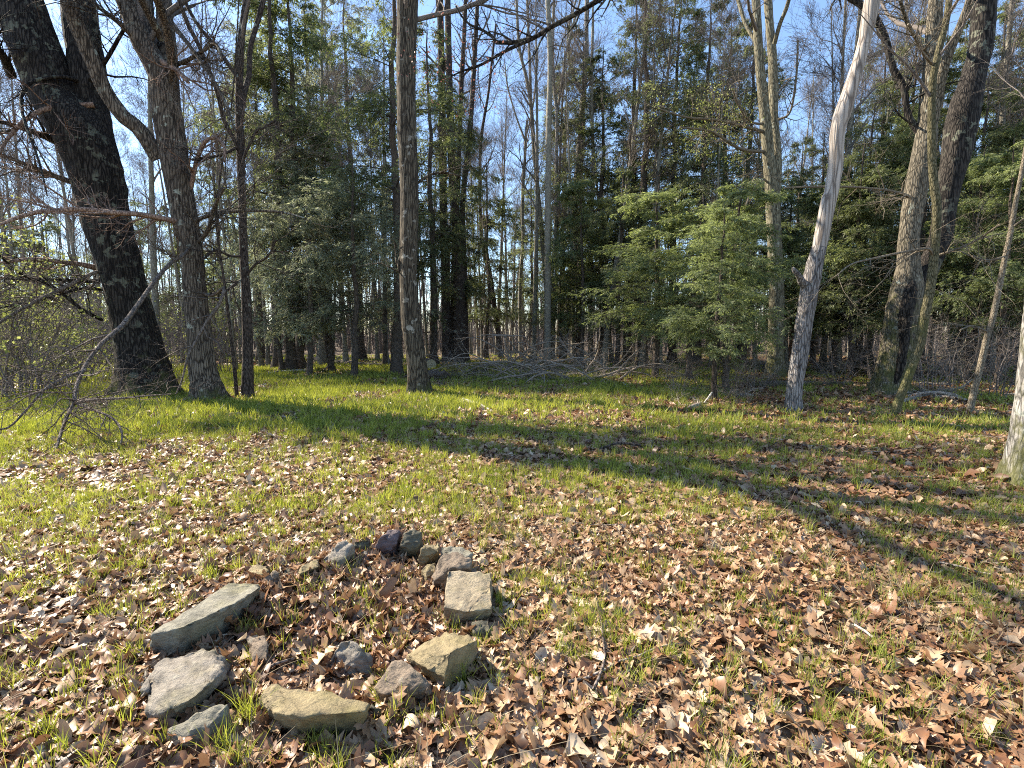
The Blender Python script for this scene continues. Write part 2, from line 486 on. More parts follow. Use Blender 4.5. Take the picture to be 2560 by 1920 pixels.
def twigs(mb, P, Rd, dens=(5, 5, 4), L=(1.2, .6, .3), t0=.1, up=.1, rng=rngH, ang=.9, sides=(4, 3, 3), droop=0., rf=.5):
    PP, RR = P[None], Rd[None]
    for lv in range(len(dens)):
        PP, RR = spawn(rng, PP, RR, dens[lv], t0 if lv == 0 else .15, .98, L[lv], ang, 5 if lv < 2 else 4, up=up, droop=droop, wig=.22, rf=rf if lv == 0 else .6, re=.3)
        RR = np.minimum(RR, (.035, .013, .006, .004)[lv])
        mb.tubes(PP, RR, sides[lv])
    return PP, RR

def crown_of(mb, stems, frac, L, dens=(9, 6, 5, 4), rng=rngH):
    for P, Rd in stems:
        k = int(len(P) * frac)
        p, r = P[k:], Rd[k:]
        PP, RR = p[None], r[None]
        for lv in range(len(dens)):
            PP, RR = spawn(rng, PP, RR, dens[lv], .05 if lv == 0 else .2, .98, L * (1, .5, .27, .16)[lv], .75, 6 if lv < 2 else 4, up=.25 if lv < 2 else .1, wig=.14, rf=.5, re=.25)
            RR = np.minimum(RR, (.06, .025, .011, .006)[lv])
            mb.tubes(PP, RR, (5, 4, 3, 3)[lv])

def hero(name, label, cat, base, trunk, forks=(), limbs=(), mat='oak', sides=20, flare=.22, top=15, crown=3., amp=.06, limbmat=None, group=None, crown_dens=(7, 5, 5, 3), cfrac=.55, lseed=0, twigmat='twig', tr_ext=True, forkmat=None):
    """base: ground pixel; trunk: (u, v, w) rising; forks and limbs: own polylines"""
    g = gnd(*base); Y = g[1]
    root = thing(name, label, cat, g, group=group)
    P, Rd = stem_line(trunk, Y, 46)
    P[0, 2] = min(P[0, 2], g[2] - .12)
    if tr_ext:
        P, Rd = extend(P, Rd, top)
    mb = MB(); mb.tubes(P, rough_rad(rngH, Rd, sides, amp, flare, P[:, 2])[None], sides, cap=True)
    ob('trunk', mb.mesh('trunk', M[mat], origin=g), root)
    stems = [(P, Rd)]
    for k, fk in enumerate(forks):
        q, r = stem_line(fk, Y, 30, [Y + dy for dy in np.linspace(0, (-1) ** k * .9, len(fk))])
        q, r = extend(q, r, top * rngH.uniform(.8, 1))
        mb = MB(); mb.tubes(q, rough_rad(rngH, r, 14, amp)[None], 14, cap=True)
        ob('stem', mb.mesh('stem', M[forkmat[k] if forkmat else mat], origin=g), root)
        stems.append((q, r))
    for lb in limbs:
        if 'w' in lb:
            q = catmull(np.array(lb['w'], float), 26); q, r = q[:, :3], np.maximum(q[:, 3], .004)
        else:
            pl, dz = lb['p'], lb.get('d', -.8)
            dd = lb.get('dep') or [Y + x for x in np.linspace(0, dz, len(pl))]
            q, r = stem_line(pl, Y, 22, dd)
        mb = MB(); mb.tubes(q, rough_rad(rngH, r, 9, .08)[None], 9, cap=True)
        nn_ = lb.get('n', (5, 4, 3)); nn_ = (int(nn_[0] * 1.6),) + tuple(x + 1 for x in nn_[1:])
        ends, _ = twigs(mb, q, r, nn_, lb.get('L', (1.15, .6, .3)), up=lb.get('up', .05), droop=lb.get('droop', .0))
        lo = ob('limb', mb.mesh('limb', M[lb.get('m', limbmat or mat)], origin=g), root)
        if lb.get('bud'):
            e = ends[:, -1]; k = lb.get('k', 4); sz_ = lb.get('bs', .05); p = np.repeat(e, k, 0) + rngH.normal(size=(len(e) * k, 3)) * .045
            dr = norm(rngH.normal(size=p.shape)); wd = norm(np.cross(dr, rngH.normal(size=p.shape))); l = rngH.uniform(.6, 1.3, len(p))[:, None] * sz_
            W = MB(); W.add(np.stack([p, p + dr * l * .5 + wd * l * .33, p + dr * l, p + dr * l * .5 - wd * l * .33], 1).reshape(-1, 3), (np.arange(len(p)) * 4)[:, None] + np.arange(4)[None], None, np.repeat(rngH.uniform(size=len(p)), 4))
            ob('foliage', W.mesh('foliage', M[lb['bud']], origin=g), lo)
    if crown:
        mb = MB(); crown_of(mb, stems, cfrac, crown, crown_dens)
        ob('crown', mb.mesh('crown', M[twigmat], origin=g), root)
    return root, g, stems

# thickest dark oak
hero('oak_tree', 'thickest dark furrowed oak, forked and leaning, nearest the thicket of twigs', 'tree', (371, 990),
     [(371, 1000, 118), (362, 940, 108), (350, 885, 100), (336, 820, 93), (314, 730, 90), (289, 635, 93), (261, 540, 100), (240, 440, 108), (205, 340, 118), (140, 250, 98), (108, 170, 100), (42, 0, 98), (10, -80, 92)],
     forks=[[(250, 430, 74), (240, 330, 70), (229, 270, 66), (216, 170, 72), (200, 60, 70), (196, 0, 66), (190, -60, 60)]],
     limbs=[dict(p=[(255, 800, 8), (200, 770, 8), (130, 715, 7), (60, 690, 6), (0, 640, 5), (-40, 600, 3)], d=-2.6, n=(9, 4, 3), bud='bud', bs=.06),
            dict(p=[(160, 362, 20), (110, 340, 15), (67, 324, 12), (0, 304, 9), (-60, 296, 6)], d=-1.5, n=(6, 4, 4)),
            dict(p=[(235, 262, 13), (160, 266, 12), (118, 272, 12), (67, 297, 10), (27, 337, 8), (0, 380, 6), (-20, 430, 4)], d=-1.8, m='peeled', n=(7, 4, 3)),
            dict(p=[(190, 200, 12), (150, 192, 9), (84, 203, 8), (57, 230, 7), (54, 270, 7), (67, 320, 6), (98, 405, 5), (118, 490, 3)], d=-2.2, n=(7, 4, 3)),
            dict(p=[(205, 465, 14), (150, 445, 13), (100, 425, 11), (50, 405, 9), (0, 386, 8), (-50, 370, 5)], d=-1.6, n=(6, 5, 4), m='deadwood'),
            dict(p=[(240, 670, 15), (202, 661, 12), (130, 652, 10), (67, 649, 9), (0, 658, 7), (-50, 668, 4)], d=-1.5, n=(7, 4, 3), m='peeled'),
            dict(p=[(255, 703, 12), (170, 701, 9), (80, 697, 8), (0, 695, 6), (-40, 690, 4)], d=-1.2, n=(6, 4, 3)),
            dict(p=[(290, 672, 9), (236, 682, 9), (169, 716, 9), (84, 756, 8), (0, 806, 6), (-60, 850, 4)], d=-2.4, n=(9, 4, 3), m='deadwood'),
            dict(p=[(262, 725, 8), (200, 722, 7), (120, 745, 6), (40, 762, 5), (-30, 775, 3)], d=-1.6, n=(8, 4, 3)),
            dict(p=[(30, 190, 20), (0, 130, 18), (-60, 90, 14)], d=-1, n=(5, 4, 3)),
            dict(p=[(225, 200, 13), (265, 150, 9), (300, 90, 8), (330, 40, 6)], d=-1, n=(6, 4, 3))],
     mat='oak', sides=32, flare=.5, top=16, crown=4.2, amp=.075, crown_dens=(5, 4, 4, 3))

# brown forked oak
hero('oak_tree', 'brown forked oak with a drooping dead limb, beside the thickest dark oak', 'tree', (521, 1002),
     [(524, 1012, 68), (516, 965, 62), (508, 930, 59), (499, 840, 56), (488, 740, 52), (480, 640, 50), (466, 570, 54), (454, 500, 57), (437, 405, 60), (421, 300, 62), (405, 200, 54), (375, 140, 48), (354, 100, 48), (315, 0, 44), (290, -60, 40)],
     forks=[[(428, 330, 46), (425, 260, 44), (422, 180, 40), (417, 100, 38), (410, 20, 33), (407, -40, 30)],
            [(400, 395, 42), (378, 365, 36), (345, 320, 34), (304, 287, 33), (262, 225, 32), (235, 160, 33), (205, 90, 34), (180, 30, 34), (168, -30, 32)],
            [(385, 170, 28), (378, 110, 25), (371, 40, 24), (368, -30, 22)]],
     limbs=[dict(p=[(455, 553, 16), (437, 552, 14), (360, 537, 12), (277, 531, 13), (200, 523, 12), (140, 527, 11), (95, 530, 10), (40, 545, 9), (0, 562, 7), (-60, 575, 5)], d=-2.2, m='peeled', n=(9, 5, 4)),
            dict(p=[(470, 560, 11), (505, 545, 9), (540, 533, 9), (610, 527, 7), (700, 530, 6), (760, 545, 4)], d=-.6, n=(7, 4, 3)),
            dict(p=[(492, 610, 10), (520, 575, 10), (535, 520, 8), (560, 470, 7)], d=-.8, n=(5, 4, 3)),
            dict(p=[(478, 470, 10), (485, 430, 10), (497, 385, 10), (515, 352, 9), (540, 345, 8), (560, 365, 7), (562, 405, 5)], d=-.8, n=(4, 3, 3), m='peeled'),
            dict(p=[(430, 165, 11), (470, 150, 9), (510, 125, 8), (540, 110, 7), (555, 150, 4)], d=-1.0, n=(7, 4, 3)),
            dict(p=[(395, 150, 13), (440, 175, 11), (470, 205, 8)], d=-.8, n=(5, 3, 3), m='peeled'),
            dict(p=[(350, 110, 13), (300, 60, 11), (250, 20, 9), (210, -20, 7)], d=-1.2, n=(7, 4, 3)),
            dict(p=[(430, 60, 12), (470, 110, 9), (520, 180, 8), (560, 250, 7), (590, 330, 4)], d=-1.3, n=(7, 4, 3)),
            dict(p=[(500, 730, 7), (530, 740, 6), (560, 720, 8), (548, 760, 8), (520, 800, 8), (492, 850, 7), (470, 890, 6), (455, 950, 4), (440, 985, 3)], d=-1.4, n=(4, 3, 2), m='deadwood'),
            dict(p=[(480, 610, 8), (458, 640, 8), (429, 655, 9), (388, 702, 10), (337, 773, 11), (304, 817, 12), (263, 850, 11), (223, 898, 9), (203, 935, 9), (188, 975, 9), (186, 1008, 9), (172, 1030, 8), (150, 1090, 7), (133, 1150, 5)],
                 dep=[11.5, 11.1, 10.7, 10.1, 9.4, 8.9, 8.3, 7.9, 7.6, 7.3, 7.1, 6.9, 6.5, 6.1], n=(16, 5, 3), L=(1.0, .55, .3), m='deadwood', droop=.12),
            dict(w=[(-7.45, 11.6, 6.9, .085), (-7.0, 10.8, 7.7, .085), (-6.6, 9.6, 8.15, .08), (-6.2, 8.0, 8.2, .07), (-5.9, 6.6, 8.2, .055), (-5.6, 5.2, 8.3, .03)], n=(4, 3, 3), L=(1.1, .6, .3), up=.15),  # this and the next: unseen limbs added overhead to cast diagonal shadows
            dict(w=[(-7.7, 11.7, 8.0, .08), (-7.5, 10.2, 8.8, .08), (-7.2, 8.6, 9.0, .07), (-6.7, 7.0, 9.1, .05), (-6.4, 5.8, 9.2, .03)], n=(4, 3, 3), L=(1.1, .6, .3), up=.15),
            dict(p=[(187, 1008, 9), (230, 1000, 7), (300, 996, 6), (360, 990, 4), (430, 985, 3)], dep=[7.1, 7.0, 6.9, 6.9, 6.9], n=(6, 4, 2), L=(.6, .35, .2), m='deadwood'),
            dict(p=[(190, 1008, 8), (235, 1025, 7), (280, 1045, 6), (303, 1075, 5), (303, 1105, 4), (290, 1130, 3)], dep=[7.1, 6.9, 6.7, 6.5, 6.4, 6.3], n=(5, 3, 2), L=(.5, .3, .2), m='deadwood'),
            dict(p=[(215, 925, 8), (160, 945, 7), (110, 975, 6), (70, 1020, 5), (22, 1068, 5), (-30, 1074, 4)], dep=[7.7, 7.4, 7.1, 6.9, 6.6, 6.5], n=(7, 4, 2), L=(.7, .4, .2), m='deadwood')],
     mat='brown', sides=26, flare=.34, top=15, crown=3.6, amp=.07, crown_dens=(5, 4, 4, 3))

# slim dark tree
hero('oak_tree', 'slim dark upright tree just past the brown forked oak, forked high up', 'tree', (618, 998),
     [(619, 1006, 32), (619, 960, 28), (620, 900, 26), (619, 840, 24), (615, 730, 21), (609, 620, 19), (606, 500, 18), (602, 400, 18), (599, 300, 18), (598, 230, 17), (603, 100, 16), (617, 0, 15), (622, -60, 14)],
     forks=[[(603, 290, 13), (611, 230, 13), (622, 190, 12), (626, 120, 11), (642, 60, 11), (658, 0, 11), (668, -60, 10)],
            [(612, 420, 9), (590, 360, 9), (560, 300, 9), (540, 220, 9), (500, 120, 9), (470, 60, 9), (440, -20, 8)],
            [(600, 205, 9), (570, 160, 9), (535, 110, 8), (500, 70, 8), (470, 20, 8), (450, -30, 7)],
            [(592, 990, 9), (586, 920, 9), (578, 850, 8), (570, 780, 7), (560, 700, 6), (545, 600, 5), (540, 520, 4)]],
     limbs=[dict(p=[(615, 690, 6), (640, 660, 6), (670, 640, 5), (690, 600, 4)], d=-.5, n=(5, 4, 3)),
            dict(p=[(618, 690, 8), (590, 710, 7), (560, 730, 7), (520, 735, 5), (490, 742, 4)], d=-.6, n=(6, 4, 3)),
            dict(p=[(612, 640, 7), (575, 640, 6), (540, 625, 6), (505, 650, 5)], d=-.8, n=(6, 4, 3)),
            dict(p=[(604, 405, 7), (640, 330, 6), (660, 320, 5), (690, 300, 4)], d=-.6, n=(6, 4, 3)),
            dict(p=[(603, 360, 8), (570, 380, 7), (520, 395, 6), (480, 400, 5)], d=-1, n=(6, 4, 3))],
     mat='slim', sides=14, flare=.12, top=14, crown=3.0)

# straight ash in the middle
hero('ash_tree', 'tall straight single trunk with pale lichen blotches, alone at the edge of the grass', 'tree', (1048, 985),
     [(1049, 994, 56), (1046, 960, 50), (1042, 905, 47), (1034, 850, 47), (1028, 800, 46), (1023, 735, 43), (1021, 669, 42), (1023, 580, 43), (1024, 500, 44), (1022, 420, 45), (1018, 337, 45), (1016, 250, 44), (1015, 169, 44), (1017, 80, 46), (1019, 0, 50), (1021, -40, 50)],
     forks=[[(1028, 0, 30), (1040, -50, 30), (1052, -110, 26)]],
     limbs=[dict(p=[(1040, 460, 7), (1075, 438, 6), (1110, 432, 6), (1150, 440, 4)], d=.5, n=(5, 4, 3)),
            dict(p=[(1004, 690, 10), (1000, 676, 9), (995, 650, 6)], d=-.1, n=(2, 2, 2))],
     mat='ash', sides=24, flare=.36, top=17, crown=3.6)

# bare-topped snag
g = gnd(1984, 1030); Y = g[1]
root = thing('dead_tree', 'leaning dead tree, bark gone from its pale upper half, rough grey below', 'dead tree', g)
P, Rd = stem_line([(1982, 1042, 40), (1984, 1000, 37), (1988, 960, 36), (1996, 905, 39), (2003, 860, 38), (2007, 837, 37), (2016, 770, 39), (2029, 702, 40), (2040, 650, 35), (2048, 618, 33)], Y, 30)
mb = MB(); mb.tubes(P, rough_rad(rngH, Rd, 18, .08, .14, P[:, 2])[None], 18, cap=True)
q, r = stem_line([(2018, 720, 20), (2006, 706, 19), (1998, 690, 14), (1986, 676, 11), (1983, 668, 5)], Y, 10, [Y, Y - .06, Y - .12, Y - .18, Y - .2])
mb.tubes(q, rough_rad(rngH, r, 9, .12)[None], 9, cap=True)
ob('trunk', mb.mesh('trunk', M['snag'], origin=g), root)
P2, R2 = stem_line([(2036, 665, 33), (2048, 618, 32), (2060, 560, 33), (2072, 500, 34), (2079, 480, 31), (2088, 422, 32), (2091, 380, 31), (2094, 337, 32), (2101, 300, 35), (2111, 270, 36), (2124, 230, 32), (2138, 186, 30), (2150, 145, 27), (2162, 101, 27), (2172, 50, 31), (2181, 0, 34), (2192, -60, 32), (2204, -130, 26), (2215, -200, 12)], Y, 50)
mb = MB(); mb.tubes(P2, rough_rad(rngH, R2, 18, .045)[None], 18, cap=True)
sp_ = ob('stripped_wood', mb.mesh('stripped_wood', M['bare'], origin=g), root)
sp_['label'] = 'smooth pale upper trunk without bark'

# mossy double tree
hero('maple_tree', 'big mossy tree with hollow split base and two leaning stems, one dark', 'tree', (2221, 988),
     [(2221, 998, 76), (2226, 960, 72), (2233, 920, 70), (2244, 871, 71), (2252, 820, 72), (2259, 770, 72), (2266, 735, 68), (2270, 690, 56), (2270, 650, 46), (2270, 601, 43), (2277, 550, 43), (2284, 500, 45), (2296, 440, 47), (2310, 371, 46), (2318, 300, 38), (2322, 230, 34), (2328, 150, 32), (2334, 60, 30), (2340, 0, 28), (2344, -50, 26)],
     forks=[[(2268, 800, 44), (2286, 745, 46), (2305, 700, 48), (2328, 650, 46), (2349, 601, 44), (2358, 550, 46), (2364, 500, 48), (2375, 450, 52), (2386, 405, 56), (2398, 337, 64), (2412, 270, 63), (2430, 202, 50), (2446, 140, 47), (2454, 101, 46), (2460, 0, 44), (2464, -60, 42)],
            [(2322, 335, 26), (2340, 260, 24), (2352, 200, 22), (2366, 150, 20), (2386, 101, 18), (2413, 34, 17), (2428, -10, 16), (2440, -60, 14)]],
     limbs=[dict(p=[(2312, 345, 17), (2290, 322, 15), (2268, 280, 13), (2258, 216, 14), (2231, 169, 14), (2214, 101, 15), (2187, 44, 15), (2157, 15, 15), (2133, 0, 14), (2090, -30, 12)], d=.7, m='oak', n=(5, 4, 3)),
            dict(p=[(2332, 155, 9), (2300, 110, 8), (2270, 60, 8), (2250, 0, 7)], d=-.8, n=(6, 4, 3)),
            dict(p=[(2300, 505, 8), (2240, 480, 6), (2140, 468, 5), (2030, 467, 5), (1960, 470, 3)], d=-1.2, n=(8, 4, 3), m='thin'),
            dict(p=[(2340, 640, 6), (2400, 620, 6), (2450, 595, 5), (2500, 560, 4)], d=-1, n=(6, 4, 3), m='thin')],
     forkmat=('oak', 'mossy'), mat='mossy', sides=24, flare=.3, top=14, crown=3.0, amp=.09)

root = [o for o in bpy.data.objects if o.name.startswith('maple_tree')][0]
g = np.array(root.location); Y = g[1]
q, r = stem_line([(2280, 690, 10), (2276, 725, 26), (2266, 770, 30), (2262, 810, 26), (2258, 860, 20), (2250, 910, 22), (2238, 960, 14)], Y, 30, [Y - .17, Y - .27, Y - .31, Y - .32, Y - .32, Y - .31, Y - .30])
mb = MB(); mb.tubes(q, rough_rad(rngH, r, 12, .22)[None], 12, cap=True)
ob('hollow', mb.mesh('hollow', M['char'], origin=g), root)  # solid black lump on the bark, standing in for shade inside the cavity
# mossy leaning sapling
hero('maple_sapling', 'curving green mossed sapling leaning across the front of the split double tree', 'sapling', (2238, 1042),
     [(2236, 1052, 22), (2242, 1015, 21), (2253, 985, 20), (2266, 950, 21), (2279, 915, 22), (2292, 880, 22), (2300, 854, 22), (2311, 787, 22), (2322, 736, 21), (2331, 680, 20), (2338, 601, 19), (2342, 520, 19), (2336, 470, 18), (2330, 405, 17), (2329, 304, 16), (2332, 202, 15), (2345, 135, 14), (2364, 60, 14), (2373, 0, 13), (2380, -60, 12)],
     limbs=[dict(p=[(2332, 640, 6), (2320, 622, 6), (2270, 628, 6), (2190, 645, 5), (2130, 660, 4), (2090, 690, 3)], d=-.6, n=(6, 4, 2), m='thin'),
            dict(p=[(2330, 160, 7), (2305, 130, 6), (2290, 100, 5), (2270, 60, 5)], d=-.4, n=(5, 3, 2), m='thin')],
     mat='sapling', sides=12, flare=.08, top=10, crown=1.6, crown_dens=(8, 5, 4), amp=.04)

# thin sapling
hero('sapling', 'thin pole sapling leaning outward between the split double tree and the grey trunk', 'sapling', (2420, 1040),
     [(2420, 1048, 16), (2432, 990, 15), (2446, 935, 14), (2457, 888, 14), (2468, 840, 13), (2481, 797, 13), (2501, 702, 12), (2513, 640, 11), (2525, 588, 11), (2538, 510, 10), (2552, 440, 9), (2570, 340, 8)],
     limbs=[dict(p=[(2528, 570, 5), (2570, 540, 4), (2600, 520, 3)], d=-.4, n=(4, 3, 2)),
            dict(p=[(2470, 830, 4), (2430, 815, 4), (2400, 825, 3)], d=-.4, n=(5, 3, 2)),
            dict(p=[(2515, 640, 4), (2470, 650, 4), (2430, 640, 3)], d=-.4, n=(5, 3, 2))],
     mat='thin', sides=9, flare=.05, top=9, crown=1.3, crown_dens=(7, 5, 4), amp=.03)

# grey trunk with moss foot at the edge, its long limb reaches over the clearing
hero('maple_tree', 'near grey trunk with a mossy flared foot, half out of the frame', 'tree', (2590, 1212),
     [(2592, 1238, 128), (2592, 1190, 112), (2594, 1130, 104), (2597, 1060, 98), (2602, 980, 94), (2610, 880, 90), (2622, 740, 86), (2640, 560, 82), (2660, 380, 78), (2680, 200, 74), (2700, 0, 70)],
     limbs=[dict(p=[(2690, 120, 28), (2500, -120, 22), (2200, -220, 19), (1900, -190, 17), (1650, -90, 14), (1497, 0, 12), (1436, 37, 11), (1369, 72, 11), (1328, 98, 10), (1247, 108, 9), (1224, 84, 7), (1167, 57, 5), (1140, 15, 4)], dep=[5.4, 5.6, 6.0, 6.4, 6.8, 7.0, 7.1, 7.2, 7.3, 7.4, 7.5, 7.6, 7.6], m='oak', n=(14, 4, 4), L=(.7, .4, .2)),
            dict(p=[(1335, 95, 9), (1267, 126, 7), (1200, 163, 6), (1153, 179, 4), (1110, 200, 3)], dep=[7.3, 7.3, 7.3, 7.35, 7.4], m='oak', n=(6, 4, 3), L=(.6, .35, .2), bud='redbud', bs=.03, k=2)],
     mat='pale', sides=26, flare=.3, top=11, crown=0, amp=.04)

# olive twin-stemmed tree
hero('maple_tree', 'olive barked tree splitting into two upright stems, behind the leaning dead tree', 'tree', (1938, 942),
     [(1938, 948, 42), (1939, 900, 37), (1940, 840, 36), (1941, 720, 34), (1936, 600, 32), (1933, 540, 32), (1929, 460, 30), (1920, 380, 26), (1914, 304, 24), (1906, 230, 22), (1900, 169, 20), (1894, 80, 19), (1890, 0, 18), (1886, -60, 17)],
     forks=[[(1936, 520, 24), (1942, 422, 22), (1940, 360, 21), (1935, 304, 20), (1933, 220, 20), (1932, 152, 20), (1925, 70, 18), (1920, 0, 18), (1916, -60, 16)],
            [(1936, 110, 10), (1950, 60, 9), (1966, 20, 9), (1980, -30, 8)],
            [(1905, 130, 9), (1880, 90, 8), (1860, 50, 8), (1840, -20, 8)]],
     limbs=[dict(p=[(1912, 310, 6), (1880, 305, 5), (1850, 270, 5), (1830, 220, 4)], d=-1, n=(6, 4, 2), m='thin'),
            dict(p=[(1945, 300, 6), (1975, 280, 5), (1990, 200, 5), (1995, 100, 4)], d=-.6, n=(6, 4, 2), m='thin'),
            dict(p=[(1925, 460, 5), (1890, 440, 5), (1870, 500, 4), (1850, 560, 3)], d=-1, n=(6, 4, 2), m='thin'),
            dict(p=[(1912, 330, 8), (1860, 316, 7), (1790, 300, 6), (1710, 292, 5), (1620, 262, 3)], d=-1.6, n=(7, 4, 3), m='thin', bud='bud'),
            dict(p=[(1915, 380, 8), (1850, 372, 7), (1780, 330, 5), (1700, 318, 4)], d=-1.2, n=(7, 4, 3), m='thin', bud='bud')],
     mat='twin', sides=16, flare=.3, top=19, crown=3.2)

# pole trees round the brush pile
GP = 'slender poles behind the brush pile'
def pole(name, label, base, line, mat='pole', top=20, **kw):
    return hero(name, label, 'tree', base, line, mat=mat, sides=10, flare=.12, top=top, crown=kw.pop('crown', 2.4), crown_dens=(8, 5, 5, 3), cfrac=kw.pop('cfrac', .5), group=GP, amp=.04, **kw)
pole('pole_tree', 'dark olive pole, straightest and thickest of those behind the brush pile', (1369, 915), [(1369, 920, 22), (1369, 860, 18), (1369, 700, 16), (1369, 560, 15), (1371, 420, 14), (1372, 300, 14), (1375, 200, 12), (1374, 100, 12), (1369, 0, 11), (1366, -50, 10)])
pole('pole_tree', 'pale thin pole pressed close against the thickest dark pole', (1379, 905), [(1378, 910, 10), (1379, 850, 10), (1380, 690, 9), (1386, 620, 9), (1389, 560, 8), (1391, 400, 8), (1392, 290, 8), (1384, 200, 7), (1382, 100, 7), (1385, 0, 7)], mat='pale',
     forks=[[(1392, 290, 6), (1405, 200, 6), (1420, 110, 5), (1445, 20, 5), (1460, -40, 4)]])
pole('pole_tree', 'grey pole leaning into the thick dark pole from the open sky gap', (1374, 900), [(1374, 905, 11), (1368, 780, 10), (1362, 680, 10), (1352, 560, 11), (1343, 460, 10), (1335, 371, 10), (1327, 260, 9), (1315, 190, 8), (1298, 118, 7), (1291, 0, 6)],
     forks=[[(1327, 270, 7), (1325, 180, 7), (1322, 100, 6), (1318, 0, 6)]])
pole('pole_tree', 'light grey pole curving at its foot, beyond the end of the brush pile', (1408, 900), [(1406, 905, 18), (1412, 860, 17), (1420, 770, 16), (1432, 690, 15), (1440, 640, 14), (1440, 506, 13), (1446, 400, 13), (1452, 320, 13), (1460, 220, 12), (1466, 135, 11), (1466, 60, 10), (1467, 0, 10)], mat='pale',
     forks=[[(1452, 230, 8), (1440, 205, 7), (1425, 165, 6), (1420, 80, 6), (1440, 0, 5)]])
pole('pole_tree', 'dark straight pole with a low side limb, nearest the heaped hemlock branches', (1478, 905), [(1478, 910, 12), (1477, 800, 11), (1477, 700, 10), (1479, 540, 10), (1483, 440, 9), (1482, 360, 8), (1480, 300, 8), (1480, 180, 7), (1482, 60, 6)],
     limbs=[dict(p=[(1478, 668, 5), (1520, 668, 5), (1560, 678, 5), (1610, 690, 3)], d=.5, n=(6, 4, 2))])
pole('pole_tree', 'bowed dark pole at the bright gap beside the thick black trunks', (1251, 895), [(1252, 900, 14), (1247, 850, 13), (1241, 804, 13), (1232, 740, 13), (1224, 685, 13), (1212, 630, 12), (1204, 590, 10), (1200, 500, 8), (1200, 420, 7), (1204, 337, 7), (1220, 240, 6), (1228, 169, 6), (1240, 60, 5)], mat='slim')
pole('pole_tree', 'wavering thin pole standing alone in the open sky gap', (1303, 890), [(1301, 895, 9), (1300, 800, 9), (1301, 700, 9), (1308, 600, 8), (1306, 540, 8), (1308, 460, 8), (1312, 400, 7), (1314, 350, 7), (1318, 300, 5)], top=13, crown=2.6,
     forks=[[(1312, 350, 5), (1290, 290, 4), (1270, 220, 4), (1262, 160, 3)], [(1314, 345, 5), (1330, 280, 4), (1340, 200, 4), (1345, 120, 3)]])
for lab, base, ln in [
    ('black trunk beside the bowed pole, thickest of the dark clump', (1150, 907), [(1150, 912, 34), (1150, 860, 30), (1149, 760, 28), (1147, 660, 24), (1138, 540, 20), (1130, 420, 18), (1124, 220, 16), (1119, 0, 14)]),
    ('black trunk of the dark clump standing closest to the lichen-blotched straight trunk', (1117, 905), [(1118, 912, 26), (1117, 860, 24), (1115, 760, 22), (1113, 660, 21), (1110, 560, 20), (1107, 400, 18), (1104, 200, 16), (1100, 0, 15)]),
    ('slim dark stem between the thick black trunk and the bowed pole', (1168, 903), [(1166, 908, 16), (1163, 800, 15), (1160, 660, 14), (1156, 520, 13), (1165, 420, 13), (1172, 360, 13), (1182, 220, 11), (1187, 135, 11), (1194, 0, 9)]),
    ('slim grey stem rising between the two black trunks', (1133, 900), [(1134, 905, 15), (1137, 760, 14), (1140, 600, 13), (1146, 420, 12), (1150, 300, 11), (1154, 200, 11), (1160, 100, 10), (1164, 0, 9)])]:
    hero('dark_tree', lab, 'tree', base, ln, mat='slim', sides=12, flare=.16, top=20, crown=2.2, crown_dens=(8, 5, 5, 3), group='dark trunk clump by the straight ash')

